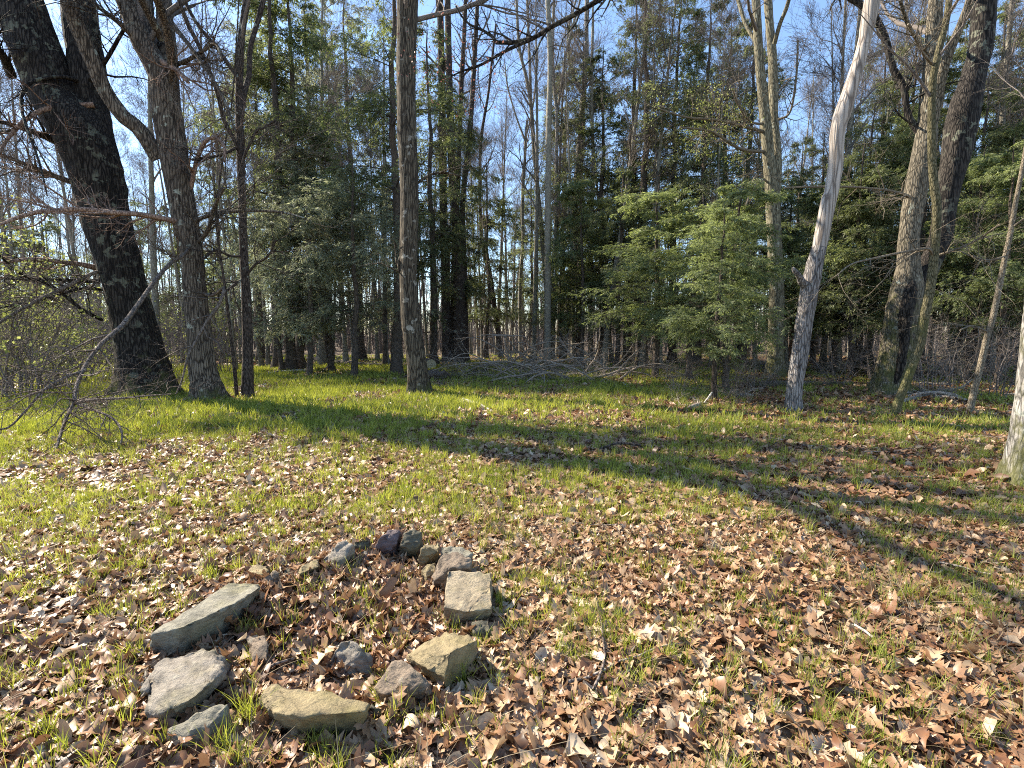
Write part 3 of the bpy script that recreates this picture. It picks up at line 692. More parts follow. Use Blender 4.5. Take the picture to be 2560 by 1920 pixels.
# ------------------------------------------------------------------ hemlocks and bare trees, as variants that are then placed many times
def hemlock_variant(seed, H, h0, rad, nb, sprays=26, trunk_r=.2, sz=.2, droop=.25, mat='needle', dead=40, gap=.0, tap=.75):
    rng = np.random.default_rng(seed)
    z = np.linspace(0, H, 26)
    off = np.cumsum(rng.normal(size=(26, 2)) * .03 * H / 12, 0)
    P = np.column_stack([off - off[0], z]); Rd = trunk_r * (1 - z / H) ** .8 + .012
    mb = MB(); mb.tubes(P, rough_rad(rng, Rd, 12, .05, .2, z)[None], 12)
    # live branches
    hs = h0 + (H - h0) * rng.uniform(0, 1, nb) ** 1.0 * .985
    tt = hs / H
    th = rng.uniform(0, 2 * np.pi, nb)
    rel = (hs - h0) / (H - h0)
    L = rad * np.clip((1 - rel) ** tap, .05, 1) * (.55 + .6 * rng.uniform(size=nb)) * np.clip(.55 + rel * 3, .55, 1)
    if gap:
        kb = vnoise(hs * .8, th * 1.0, seed) > gap * .8
        hs, th, rel, L, tt = hs[kb], th[kb], rel[kb], L[kb], tt[kb]; nb = len(hs)
    n = 7
    base = np.column_stack([np.interp(hs, z, P[:, k]) for k in range(3)])
    d = np.column_stack([np.cos(th), np.sin(th), rng.uniform(.0, .35, nb)])
    pts = [base]
    for j in range(n - 1):
        d = norm(d + rng.normal(size=d.shape) * .09 + np.array([0, 0, -droop * (j + 1) / n]))
        pts.append(pts[-1] + d * (L / (n - 1))[:, None])
    B = np.stack(pts, 1); BR = (np.interp(hs, z, Rd) * .22)[:, None] * np.linspace(1, .2, n)
    mb.tubes(B, np.clip(BR, .005, .05), 4)
    K = 11
    S, SR = spawn(rng, B, BR, K, .18, 1., 1., .9, 5, flat=.93, droop=.12, wig=.09)
    # scale the side shoots with their branch
    sl = np.repeat(L, K)
    S = S[:, :1] + (S - S[:, :1]) * (np.clip(sl * .34, .15, 1.15))[:, None, None]
    mb.tubes(S, np.clip(SR, .003, .01), 3)
    # dead lower twigs
    if dead:
        dd = spawn(rng, P[None], Rd[None], dead, .06, min(.97, (h0 + (H - h0) * .35) / H), lambda t: .5 + rad * .42, 1.45, 6, droop=.08, wig=.2, rf=.12)
        mb.tubes(dd[0], np.clip(dd[1], .004, .014), 3)
        d2 = spawn(rng, dd[0], dd[1], 5, .2, 1, .4, .8, 4, wig=.25)
        mb.tubes(d2[0], np.clip(d2[1], .0025, .005), 3)
    trunk = mb.mesh('trunk', M['conifer'])
    # fine fronds: short shoots off the side shoots, narrow needle sprays along all of them
    W = MB()
    TK = 6
    T3, T3R = spawn(rng, S, SR, TK, .15, 1., 1., .8, 4, flat=.8, droop=.25, wig=.1)
    tl = np.repeat(np.clip(sl * .34, .15, 1.15), TK)
    T3 = T3[:, :1] + (T3 - T3[:, :1]) * (np.clip(tl * .55, .14, .55))[:, None, None]
    kp = rng.uniform(size=len(T3)) < np.clip(np.repeat(sl, TK) / (.6 * rad), .12, 1)
    T3 = T3[kp]
    allP = [(T3, sprays), (S, 7), (B, 8)]
    for PP, k in allP:
        N_ = PP.shape[0]; idx = np.repeat(np.arange(N_), k)
        t = rng.uniform(.4 if PP is B else .05, 1., len(idx)) * (PP.shape[1] - 1)
        i0 = np.minimum(t.astype(int), PP.shape[1] - 2); f = (t - i0)[:, None]
        a = PP[idx, i0]; b = PP[idx, i0 + 1]
        p = a + (b - a) * f; tg = norm(b - a)
        upv = norm(np.array([0, 0, 1.]) + rng.normal(size=p.shape) * .32)
        side = norm(np.cross(tg, upv)) * np.where(rng.uniform(size=len(idx)) < .5, -1, 1)[:, None]
        dr = norm(tg * .75 + side * rng.uniform(.2, 1.1, len(idx))[:, None] + np.array([0, 0, -.22]) + rng.normal(size=p.shape) * .18)
        nn = norm(np.cross(dr, side) + rng.normal(size=p.shape) * .3)
        wd = norm(np.cross(nn, dr))
        l = sz * rng.uniform(.5, 1.25, len(idx))[:, None]; ww = l * rng.uniform(.09, .16, len(idx))[:, None]
        p = p + rng.normal(size=p.shape) * .02
        V = np.stack([p, p + dr * l * .45 + wd * ww, p + dr * l - np.array([0, 0, .12]) * l, p + dr * l * .45 - wd * ww], 1)
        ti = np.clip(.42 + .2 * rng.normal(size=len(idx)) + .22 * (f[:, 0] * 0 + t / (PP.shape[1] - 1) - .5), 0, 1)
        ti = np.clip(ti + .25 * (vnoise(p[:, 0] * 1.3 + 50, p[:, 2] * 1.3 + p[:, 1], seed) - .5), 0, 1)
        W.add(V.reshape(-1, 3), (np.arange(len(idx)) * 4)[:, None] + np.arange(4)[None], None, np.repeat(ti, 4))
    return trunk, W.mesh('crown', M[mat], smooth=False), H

HV = {
    'tall': hemlock_variant(1, 19, 3.2, 3.3, 92, 9, .22, .15, dead=60, gap=.45, tap=.42),
    'tall2': hemlock_variant(2, 18, 4.4, 3.1, 80, 9, .20, .15, droop=.3, dead=70, gap=.5, tap=.4),
    'pine': hemlock_variant(3, 21, 6.5, 3.8, 70, 9, .25, .16, droop=.12, dead=90, gap=.5, tap=.4),
    'mid': hemlock_variant(4, 12, 2.4, 3.0, 66, 10, .14, .14, dead=60, gap=.4, tap=.5),
    'young': hemlock_variant(5, 8.5, 2.3, 2.4, 60, 11, .09, .11, droop=.2, mat='needle3', dead=60, gap=.4, tap=.4),
    'silver': hemlock_variant(6, 8, 2.4, 2.6, 60, 11, .09, .12, droop=.34, mat='needle2', dead=60, gap=.4, tap=.4),
    'silvertall': hemlock_variant(7, 18, 3.6, 3.2, 88, 9, .20, .15, droop=.34, mat='needle2', dead=50, gap=.45, tap=.42),
}
rngP = np.random.default_rng(5)
def hem(u, Y, var, label, top=None, group=None, s=1., rz=None, wide=1.):
    tr, cr, H = HV[var]
    g = gy(u, Y)
    if top is not None:
        s = (at(u, top, Y)[2] - g[2]) / H
    o = thing('hemlock_tree', label, 'tree', g - np.array([0, 0, .08]), rngP.uniform(0, 6.28) if rz is None else rz, (s * wide, s * wide, s), group)
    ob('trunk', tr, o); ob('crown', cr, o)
    return o

# young hemlocks in front
hem(772, 18.3, 'silver', 'small silvery hemlock on a thin crooked stem, beside the thicker stemmed young hemlock', top=440, wide=1.2)
hem(884, 17.6, 'silver', 'young silvery hemlock with drooping skirts and a stout bare lower stem in the grass', top=400, wide=1.25)
hem(1789, 11.3, 'young', 'young hemlock nearest the camera, dark twin stem in the leaves before the leaning dead tree', top=500, wide=1.25)
hem(1818, 14.0, 'young', 'young hemlock with a paler stem just behind the nearest young hemlock', top=440, wide=1.35)
hem(1640, 17.5, 'young', 'young bright green hemlock past the end of the brush pile', top=460, wide=1.55)
hem(1725, 16.0, 'young', 'young hemlock filling the space between the brush pile and the nearest young hemlock', top=480, wide=1.55)
hem(1860, 20.5, 'young', 'young hemlock hugging the foot of the olive twin stemmed tree', top=430, wide=1.3)
hem(2085, 19.5, 'young', 'low feathery hemlock between the leaning dead tree and the split double tree', top=430, wide=1.3)
hem(2150, 19.0, 'mid', 'dense hemlock directly behind the gap by the leaning dead tree', top=250)
hem(2420, 16.0, 'young', 'yellow green young hemlock beyond the thin leaning sapling', top=360)
hem(2500, 14.5, 'young', 'low spreading hemlock nearest the half seen grey trunk', top=330)
hem(2560, 18.0, 'mid', 'dense hemlock behind the half seen grey trunk', top=60)
# tall ones
GS = 'tall silvery hemlocks between the slim dark tree and the straight ash'
for u, Y, v, tp in [(690, 22, 'silvertall', -40), (752, 21, 'tall2', -150), (820, 31, 'silvertall', -60), (905, 30, 'silvertall', -60), (650, 29, 'silvertall', 30), (700, 19.8, 'silver', 430), (960, 24, 'silver', 400), (830, 20.5, 'silver', 330)]:
    hem(u, Y, v, 'tall silvery hemlock in the stand between slim dark tree and straight ash', top=tp, group=GS)
hem(992, 18.8, 'pine', 'tall conifer with a stout grey bole just behind the straight ash', top=-260)
hem(725, 20.0, 'pine', 'tall conifer with bare dark bole behind the small silvery hemlock', top=-200)
GD = 'hemlocks behind the dark trunk clump'
for u, Y, v, tp in [(1085, 25, 'tall', 40), (1130, 28, 'tall2', 150), (1215, 31, 'mid', 380)]:
    hem(u, Y, v, 'dark hemlock behind the clump of black trunks', top=tp, group=GD)
GB = 'hemlocks behind the pole trees'
for u, Y, v, tp in [(1330, 42, 'mid', 450), (1405, 33, 'tall', 150), (1445, 30, 'tall2', 60), (1500, 28, 'tall', 110), (1455, 25, 'young', 430), (1400, 27, 'young', 620)]:
    hem(u, Y, v, 'hemlock standing behind the slender poles', top=tp, group=GB)
GR = 'hemlocks behind the bright young hemlocks'
for u, Y, v, tp in [(1605, 24, 'pine', -180), (1570, 28, 'tall', -60), (1680, 26, 'tall2', -40), (1740, 23, 'tall', -20), (1790, 29, 'tall', 40), (1850, 26, 'tall2', 40), (1545, 23, 'mid', 380)]:
    hem(u, Y, v, 'large dark hemlock behind the bright young hemlocks', top=tp, group=GR)
GE = 'hemlocks behind the leaning dead tree and split double tree'
for u, Y, v, tp in [(1975, 30, 'tall', 330), (2030, 26, 'mid', 320), (2095, 31, 'tall2', 260), (2170, 27, 'tall', 90), (2235, 22, 'tall2', 40), (2300, 25, 'tall', 60), (2380, 21, 'tall2', 20), (2440, 24, 'tall', -20), (2520, 23, 'tall2', -60), (2610, 20, 'tall', -80), (2040, 38, 'mid', 380), (2205, 34, 'tall', 150), (2130, 18, 'mid', 330), (2290, 17.5, 'mid', 150), (2400, 18.5, 'mid', 180), (1965, 22, 'mid', 420), (2500, 20, 'mid', 140), (2590, 15.5, 'mid', 200)]:
    hem(u, Y, v, 'hemlock behind the leaning dead tree and split double tree', top=tp, group=GE)
GL = 'distant hemlocks past the dark oaks'
for u, Y, v, tp in [(30, 34, 'mid', 470), (140, 40, 'mid', 500), (330, 38, 'mid', 450), (450, 33, 'mid', 480), (560, 36, 'tall', 260), (540, 28, 'young', 640)]:
    hem(u, Y, v, 'distant hemlock seen low between the dark oaks', top=tp, group=GL)

# bare trees
def bare_variant(seed, H, r, L, dens, low=.3, lean=.02):
    rng = np.random.default_rng(seed)
    n = 22
    z = np.linspace(0, H, n)
    off = np.cumsum(np.cumsum(rng.normal(size=(n, 2)) * .004 * H / 12, 0), 0) + np.linspace(0, 1, n)[:, None] * rng.normal(size=(1, 2)) * lean * H
    P = np.column_stack([off - off[0], z]); Rd = r * (1 - .93 * z / H)
    mb = MB(); mb.tubes(P, rough_rad(rng, Rd, 9, .05, .15, z)[None], 9)
    tr = mb.mesh('trunk', M['pole'])
    mb = MB(); PP, RR = P[None], Rd[None]
    for lv in range(len(dens)):
        PP, RR = spawn(rng, PP, RR, dens[lv], low if lv == 0 else .15, .99, (lambda t: L * (1.15 - .7 * t)) if lv == 0 else L * (1, .45, .24, .14)[lv], .62, 6 if lv < 2 else 4, up=.3 if lv < 2 else .15, wig=.13, rf=.5, re=.25)
        RR = np.clip(RR, .004, (.05, .02, .009, .006)[lv])
        mb.tubes(PP, RR, (5, 3, 3, 3)[lv])
    return tr, mb.mesh('crown', M['twig']), H
BV = [bare_variant(21, 18, .13, 3.4, (14, 7, 6, 3)), bare_variant(22, 20, .15, 3.0, (13, 7, 6, 3), .38), bare_variant(23, 15, .10, 2.8, (14, 7, 6, 3), .25, .05), bare_variant(24, 16, .085, 2.2, (12, 6, 6, 3), .35, .03), bare_variant(25, 12, .06, 2.0, (14, 6, 6, 2), .15, .06)]
def bare(u, Y, k, label, group, s=1.):
    tr, cr, H = BV[k]
    o = thing('bare_tree', label, 'tree', gy(u, Y) - np.array([0, 0, .08]), rngP.uniform(0, 6.28), s, group)
    o.rotation_euler[0] = rngP.normal() * .045
    ob('trunk', tr, o); ob('crown', cr, o)
for lab, grp, u0, u1, y0, y1, n in [
    ('bare grey tree in the open wood seen past the dark oaks', 'bare trees past the dark oaks', -150, 640, 19, 62, 52),
    ('bare slender tree rising in the hemlock stand beside the straight ash', 'bare trees among the silvery hemlocks', 640, 1010, 22, 45, 14),
    ('thin bare tree in the sky gap beyond the brush pile', 'bare trees in the sky gap', 1040, 1500, 27, 70, 40),
    ('bare tree among the hemlocks past the brush pile end', 'bare trees among the green hemlocks', 1500, 1900, 22, 48, 16),
    ('bare pale tree against blue sky behind the leaning dead tree', 'bare trees behind the leaning dead tree', 1950, 2140, 20, 45, 12),
    ('bare tree in the wood behind the split double tree', 'bare trees behind the split double tree', 2160, 2680, 18, 45, 20)]:
    for q in range(n):
        u = u0 + (u1 - u0) * (q + rngP.uniform(.1, .9)) / n
        Y = rngP.uniform(0, 1) ** 1.3 * (y1 - y0) + y0
        bare(u, Y, int(rngP.integers(0, 5)), lab, grp, rngP.uniform(.8, 1.15))

# leafing shrubs at the left
def shrub_variant(seed, H, n, leaf):
    rng = np.random.default_rng(seed)
    th = rng.uniform(0, 6.28, n)
    base = np.column_stack([np.cos(th) * .15, np.sin(th) * .15, np.full(n, -.1)])
    d = norm(np.column_stack([np.cos(th) * rng.uniform(.1, .7, n), np.sin(th) * rng.uniform(.1, .7, n), np.ones(n)]))
    pts = [base]
    for j in range(7):
        d = norm(d + rng.normal(size=d.shape) * .12); pts.append(pts[-1] + d * (H / 7 * rng.uniform(.7, 1.1, n))[:, None])
    P = np.stack(pts, 1); Rd = np.linspace(.018, .005, 8)[None].repeat(n, 0)
    mb = MB(); mb.tubes(P, Rd, 5)
    A, AR = spawn(rng, P, Rd, 9, .15, 1, 1.0, 1.0, 5, wig=.22, rf=.6); mb.tubes(A, np.clip(AR, .003, .01), 3)
    B, BR = spawn(rng, A, AR, 6, .15, 1, .45, .9, 4, wig=.25, rf=.7); mb.tubes(B, np.clip(BR, .002, .006), 3)
    st = mb.mesh('stem', M['twig'])
    W = MB()
    e = B[:, -1]; e = e[rng.uniform(size=len(e)) < leaf]
    k = 6; p = np.repeat(e, k, 0) + rng.normal(size=(len(e) * k, 3)) * .05
    dr = norm(rng.normal(size=p.shape)); wd = norm(np.cross(dr, rng.normal(size=p.shape)))
    l = rng.uniform(.04, .085, len(p))[:, None]
    V = np.stack([p, p + dr * l * .5 + wd * l * .35, p + dr * l, p + dr * l * .5 - wd * l * .35], 1)
    W.add(V.reshape(-1, 3), (np.arange(len(p)) * 4)[:, None] + np.arange(4)[None], None, np.repeat(rng.uniform(size=len(p)), 4))
    return st, W.mesh('foliage', M['bud'])
SV = [shrub_variant(31, 3.0, 9, .75), shrub_variant(32, 2.4, 8, .12), shrub_variant(33, 3.6, 8, .06)]
for u, Y, k, s in [(40, 12.5, 0, 1.), (130, 14.5, 0, 1.05), (-40, 14, 0, 1.1), (220, 17, 1, 1.1), (80, 18, 2, 1.1), (190, 21, 2, 1.2), (-20, 19, 1, 1.2), (300, 22, 2, 1.), (420, 21, 1, 1.1), (560, 20, 1, 1), (20, 23, 2, 1.2), (140, 25, 2, 1.2), (460, 25, 2, 1.), (-90, 16.5, 2, 1.2), (60, 11.2, 1, 1.15), (0, 13, 1, 1.3), (100, 13, 2, 1.), (180, 15.5, 2, 1.1), (250, 19, 2, 1.2), (350, 26, 2, 1.3), (390, 18, 1, .9), (500, 23, 2, 1.1), (560, 27, 2, 1.2), (-30, 11.5, 2, 1.2)]:
    if k == 0:
        lab, grp = 'twiggy shrub with opening pale green leaves beyond the dead oak limbs', 'leafing shrubs'
    else:
        lab, grp = 'brown leafless twiggy shrub in the thicket around the dark oaks', 'leafless shrubs'
    o = thing('shrub', lab, 'shrub', gy(u, Y), rngP.uniform(0, 6.28), s, grp)
    ob('stem', SV[k][0], o); ob('foliage', SV[k][1], o)
for u, Y, k, s in [(1850, 11.6, 1, .5), (1700, 12.5, 1, .5), (2330, 13, 1, .8), (2400, 14.5, 2, .8), (2500, 12, 1, .8), (2100, 15, 1, .7), (2190, 17, 1, .8), (2480, 16, 2, .8), (2370, 17.5, 1, .9), (1900, 14.5, 1, .6)]:
    o = thing('shrub', 'low bare brush of pale dead twigs around the split double tree and nearest young hemlock', 'shrub', gy(u, Y), rngP.uniform(0, 6.28), s, 'dead brush among the trunks')
    ob('stem', SV[k][0], o)

# far wood: one mass of thin trunks and twigs
rngF = np.random.default_rng(77)
def far_wood():
    mb = MB(); n = 1500
    Y = rngF.uniform(0, 1, n) ** 1.2 * 85 + 42
    X = rngF.uniform(-1.25, 1.25, n) * (Y + 4)
    H = rngF.uniform(6, 19, n) * np.where(np.abs(X / Y + .02) < .08, .7, 1.)
    n_ = 6
    lean = rngF.normal(size=(n, 2)) * .05
    t = np.linspace(0, 1, n_)
    P = np.stack([X[:, None] + lean[:, :1] * H[:, None] * t + rngF.normal(size=(n, n_)) * .06, Y[:, None] + lean[:, 1:] * H[:, None] * t, gz(X, Y)[:, None] - .1 + H[:, None] * t], -1)
    r = rngF.uniform(.04, .16, n)[:, None] * (1 - .85 * t)[None]
    mb.tubes(P, r, 4)
    A, AR = spawn(rngF, P, r, 7, .2, .98, 2.6, .6, 4, up=.3, wig=.15, rf=.4); mb.tubes(A, np.clip(AR, .01, .03), 3)
    B, BR = spawn(rngF, A, AR, 5, .15, 1, 1.3, .6, 3, up=.2, wig=.15, rf=.6); mb.tubes(B, np.clip(BR, .008, .014), 3)
    n = 5200
    Y = rngF.uniform(0, 1, n) ** 1.3 * 110 + 40
    X = rngF.uniform(-1.3, 1.3, n) * (Y + 4)
    H = rngF.uniform(1.5, 6, n)
    P = np.stack([X[:, None] + rngF.normal(size=(n, 1)) * .25 * H[:, None] * np.linspace(0, 1, 4), Y[:, None] + np.zeros((n, 4)), gz(X, Y)[:, None] - .1 + H[:, None] * np.linspace(0, 1, 4)], -1)
    r = rngF.uniform(.02, .07, n)[:, None] * np.linspace(1, .3, 4)[None]
    mb.tubes(P, r, 3)
    A, AR = spawn(rngF, P, r, 6, .05, 1, 1.4, .9, 3, wig=.25, rf=.5); mb.tubes(A, np.clip(AR, .012, .025), 3)
    return mb.mesh('far_woods', M['twig'])
o = ob('far_woods', far_wood(), kind='stuff'); tag(o, 'distant bare wood of thin trunks and twigs behind all the trees', 'woods')

# ------------------------------------------------------------------ fallen wood
def stick(name, label, cat, pts, mat, sides=8, tw=None, group=None, capmat=None, n=16, rough=.08):
    """pts: (u, v, lift above ground, width px)"""
    W_ = []; r = []
    for u, v, lift, wd in pts:
        p = gnd(u, v)
        if lift > .005:
            d = ray(u, v); z = p[2] + lift
            p = plane(u, v, z) if lift < .5 else at(u, v, p[1])
        r.append(px(wd, p[1]) / 2); W_.append(p)
    q = catmull(np.column_stack([W_, r]), n)
    P, Rd = q[:, :3].copy(), np.maximum(q[:, 3], .002)
    P[:, 2] += Rd * .7
    g = P.mean(0); g[2] = P[:, 2].min()
    mb = MB(); mb.tubes(P, rough_rad(rngH, Rd, sides, rough)[None], sides, cap=True)
    if tw:
        twigs(mb, P, Rd, *tw)
    o = ob(name, mb.mesh(name, M[mat], origin=g), loc=g)
    return tag(o, label, cat, group)
stick('fallen_log', 'pale broken length of log lying in the bright grass', 'log', [(1157, 1003, .0, 9), (1180, 1009, .0, 10), (1205, 1019, .0, 10), (1232, 1032, .0, 8)], 'palelog')
stick('fallen_log', 'long whitish log in the grass at the foot of the small silvery hemlock', 'log', [(668, 938, 0, 8), (700, 934, 0, 9), (740, 931, 0, 9), (775, 928, 0, 8)], 'palelog')
stick('fallen_branch', 'thin crooked dark stick arched over the shaded leaves', 'branch', [(1482, 1128, 0, 4), (1510, 1121, .02, 5), (1535, 1112, .08, 6), (1560, 1110, .09, 6), (1600, 1115, .05, 6), (1640, 1119, 0, 5)], 'slim')
stick('fallen_log', 'grey fallen limb lying beside the mossy curving sapling', 'log', [(2242, 1012, 0, 14), (2275, 1003, 0, 14), (2310, 992, .03, 12), (2345, 982, .05, 9), (2400, 972, .1, 6), (2430, 950, .25, 4)], 'greytrunk')
stick('fallen_branch', 'dark rotting branch in the leaves near the half seen grey trunk', 'branch', [(2404, 1100, 0, 8), (2440, 1112, .01, 11), (2475, 1125, .01, 12), (2505, 1132, 0, 9)], 'slim')
stick('fallen_branch', 'thin grey twig lying across pale leaves outside the upper ring stones', 'branch', [(430, 1452, 0, 3), (520, 1418, .02, 4), (600, 1402, .02, 4), (700, 1394, .01, 3)], 'deadwood', 5)
stick('fallen_branch', 'long thin straight twig between the grey twig and the long ring slab', 'branch', [(300, 1462, 0, 3), (420, 1442, .02, 4), (560, 1415, .02, 4), (640, 1398, .01, 3)], 'straw', 5)
stick('fallen_branch', 'short pale stick on the rust coloured leaves of the open foreground', 'branch', [(2125, 1558, .02, 6), (2155, 1575, .03, 7), (2185, 1597, .02, 6)], 'palelog', 6)
stick('fallen_branch', 'twig arching in the leaves inside the stone ring beside the mossy front slab', 'branch', [(630, 1690, .02, 5), (680, 1665, .05, 7), (720, 1652, .05, 7), (745, 1646, .02, 5)], 'deadwood', 6)
stick('fallen_branch', 'slender curved stick lying under the straight ash shadow', 'branch', [(1225, 960, 0, 2), (1290, 966, .02, 3), (1350, 972, .02, 3), (1398, 976, 0, 3)], 'deadwood', 5)
stick('fallen_branch', 'pale stick slanting in the shaded grass before the brush pile', 'branch', [(1558, 958, .05, 3), (1572, 970, .02, 3), (1585, 981, 0, 3)], 'palelog', 5)
stick('fallen_branch', 'broken pale stick leaning at the foot of the nearest young hemlock', 'branch', [(1758, 1012, 0, 4), (1768, 1000, .15, 5), (1780, 982, .35, 4)], 'palelog', 6)
stick('fallen_log', 'dark fallen log behind the rough grey foot of the leaning dead tree', 'log', [(1880, 968, 0, 14), (1940, 966, .02, 16), (2000, 965, .02, 16), (2070, 966, .02, 14), (2130, 962, 0, 10)], 'log', 10)
stick('fallen_log', 'dark log lying in shade behind the young silvery hemlocks', 'log', [(770, 902, .0, 12), (830, 908, .0, 12), (900, 914, .0, 11), (960, 916, 0, 9)], 'log', 8)
stick('fallen_log', 'long dark log across the grass far behind the slim dark tree', 'log', [(470, 893, 0, 7), (560, 892, 0, 8), (650, 892, 0, 8), (690, 893, 0, 6)], 'log', 8)
stick('fallen_log', 'rotten rust red log in the shadow behind the split double tree', 'log', [(2112, 922, .05, 12), (2128, 924, .1, 14), (2146, 926, .1, 12), (2156, 930, .05, 8)], 'rust', 8)
stick('fallen_branch', 'white forked dead branch propped behind the stout stem of the young silvery hemlock', 'branch', [(806, 928, 0, 4), (820, 918, .2, 4), (838, 903, .5, 4), (858, 882, .9, 3)], 'deadwood', 6, ((3, 3), (.6, .3)))

rngT = np.random.default_rng(15)
for k in range(46):
    Yt = rngT.uniform(1.6, 13); g = np.array([rngT.uniform(-.95, .95) * Yt, Yt, 0.])
    th = rngT.uniform(0, 6.28); L = rngT.uniform(.25, .9) * (1 if Yt < 6 else 1.5); d = np.array([math.cos(th), math.sin(th), 0.])
    pts = [g]
    for q in range(7):
        d = norm(d + np.append(rngT.normal(size=2) * .14, 0)); pts.append(pts[-1] + d * L / 7)
    P = np.array(pts); P[:, 2] = gz(P[:, 0], P[:, 1]) + .03 + rngT.uniform(0, .02, 8); Rd = np.linspace(rngT.uniform(.004, .009) * (1 if Yt < 6 else 1.5), .002, 8)
    mb = MB(); mb.tubes(P, Rd, 5)
    twigs(mb, P, Rd, (2,), (L * .3,), rng=rngT, up=.02, rf=.6)
    tag(ob('fallen_twig', mb.mesh('fallen_twig', M[('deadwood', 'brush', 'slim')[k % 3]], origin=P[0]), loc=P[0]), 'thin bare twig fallen on the leaves of the clearing', 'twig', 'twigs scattered on the leaves')

# sawn log with pale end, by the straight ash
g = gnd(1078, 925)
root = thing('sawn_log', 'sawn log showing its pale round cut end beside the straight ash', 'log', g)
Pl = np.array([[g[0], g[1], .24], [g[0] - .2, g[1] + .5, .25], [g[0] - .45, g[1] + 1.3, .24]]) + np.array([0, 0, g[2]])
mb = MB(); mb.tubes(Pl, np.array([.24, .25, .24]), 16)
ob('bark', mb.mesh('bark', M['log'], origin=g), root)
mb = MB(); a = np.arange(16) * 2 * np.pi / 16; dv = norm(Pl[0] - Pl[1]); uu = norm(np.cross(dv, [0, 0, 1])); vv = np.cross(uu, dv)
ring = Pl[0] + dv * .004 + .235 * (np.cos(a)[:, None] * uu + np.sin(a)[:, None] * vv)
mb.add(np.vstack([ring, Pl[0] + dv * .006]), None, [(16, k, (k + 1) % 16) for k in range(16)])
ob('cut_end', mb.mesh('cut_end', M['cut'], origin=g), root)

# black root plate
def lump(name, label, cat, u, v, rx, ry, h, mat, seed):
    rng = np.random.default_rng(seed); g = gnd(u, v)
    bm = bmesh.new(); bmesh.ops.create_icosphere(bm, subdivisions=4, radius=1)
    for vv in bm.verts:
        p = vv.co.copy(); k = 1 + .45 * mnoise.fractal(p * 1.7 + Vector((seed, 0, 0)), .9, 2.1, 5)
        vv.co = Vector((p.x * rx * k, p.y * ry * k, (p.z * .5 + .42) * h * k))
    me = bpy.data.meshes.new(name); bm.to_mesh(me); bm.free()
    for p in me.polygons: p.use_smooth = True
    me.materials.append(M[mat])
    return tag(ob(name, me, loc=g), label, cat)
lump('tree_stump', 'black upturned stump in the shade behind the split double tree', 'stump', 2178, 946, .45, .4, .75, 'oak', 4)
lump('tree_stump', 'low rotten stump under the branches right beside the straight ash foot', 'stump', 1095, 950, .4, .35, .35, 'log', 9)

# brush pile: every branch of the heap on its own
rngB = np.random.default_rng(8)
def brush(u0, u1, v0, v1, n, lmin, lmax, label, group, mat='deadwood', hmax=.9):
    for k in range(n):
        g = gnd(rngB.uniform(u0, u1), rngB.uniform(v0, v1))
        L = rngB.uniform(lmin, lmax); th = rngB.normal() * .5 + (0 if rngB.uniform() < .6 else math.pi)
        d = np.array([math.cos(th), math.sin(th) * .6, rngB.uniform(-.05, .35 + hmax * .6)])
        p = g.copy(); p[2] += .02; pts = [p]
        for j in range(11):
            d = norm(d + rngB.normal(size=3) * .12 + np.array([0, 0, -.09])); p = p + d * L / 11
            p[2] = min(max(p[2], g[2] + .02), g[2] + hmax); pts.append(p)
        P = np.array(pts); Rd = np.linspace(rngB.uniform(.02, .055), .009, 12)
        mb = MB(); mb.tubes(P, rough_rad(rngB, Rd, 6, .08)[None], 6, cap=True)
        twigs(mb, P, Rd, (5, 4, 3), (L * .35, L * .18, .2), rng=rngB, up=.08)
        tag(ob('brush_branch', mb.mesh('brush_branch', M[mat], origin=g), loc=g), label, 'branch', group)
brush(1200, 1560, 922, 956, 78, 1.6, 4.2, 'tangled dead branch in the brush pile below the slender poles', 'branches in the brush pile', 'brush', 1.5)
brush(1070, 1200, 930, 955, 12, .8, 1.8, 'dead branch on the low heap of sticks beside the straight ash', 'branches heaped beside the straight ash', 'slim', .4)
brush(1560, 1720, 915, 950, 8, 1., 2.2, 'dead branch strewn on needles under the bright young hemlocks', 'branches under the young hemlocks', 'brush', .4)
brush(1720, 1900, 985, 1030, 9, .6, 1.5, 'dead twiggy branch around the stems of the nearest young hemlock', 'branches at the nearest young hemlock', 'brush', .4)
brush(2260, 2540, 960, 1010, 10, .9, 2.2, 'pale dead branch on the ground between split double tree and half seen grey trunk', 'branches near the thin leaning sapling', 'brush', .6)

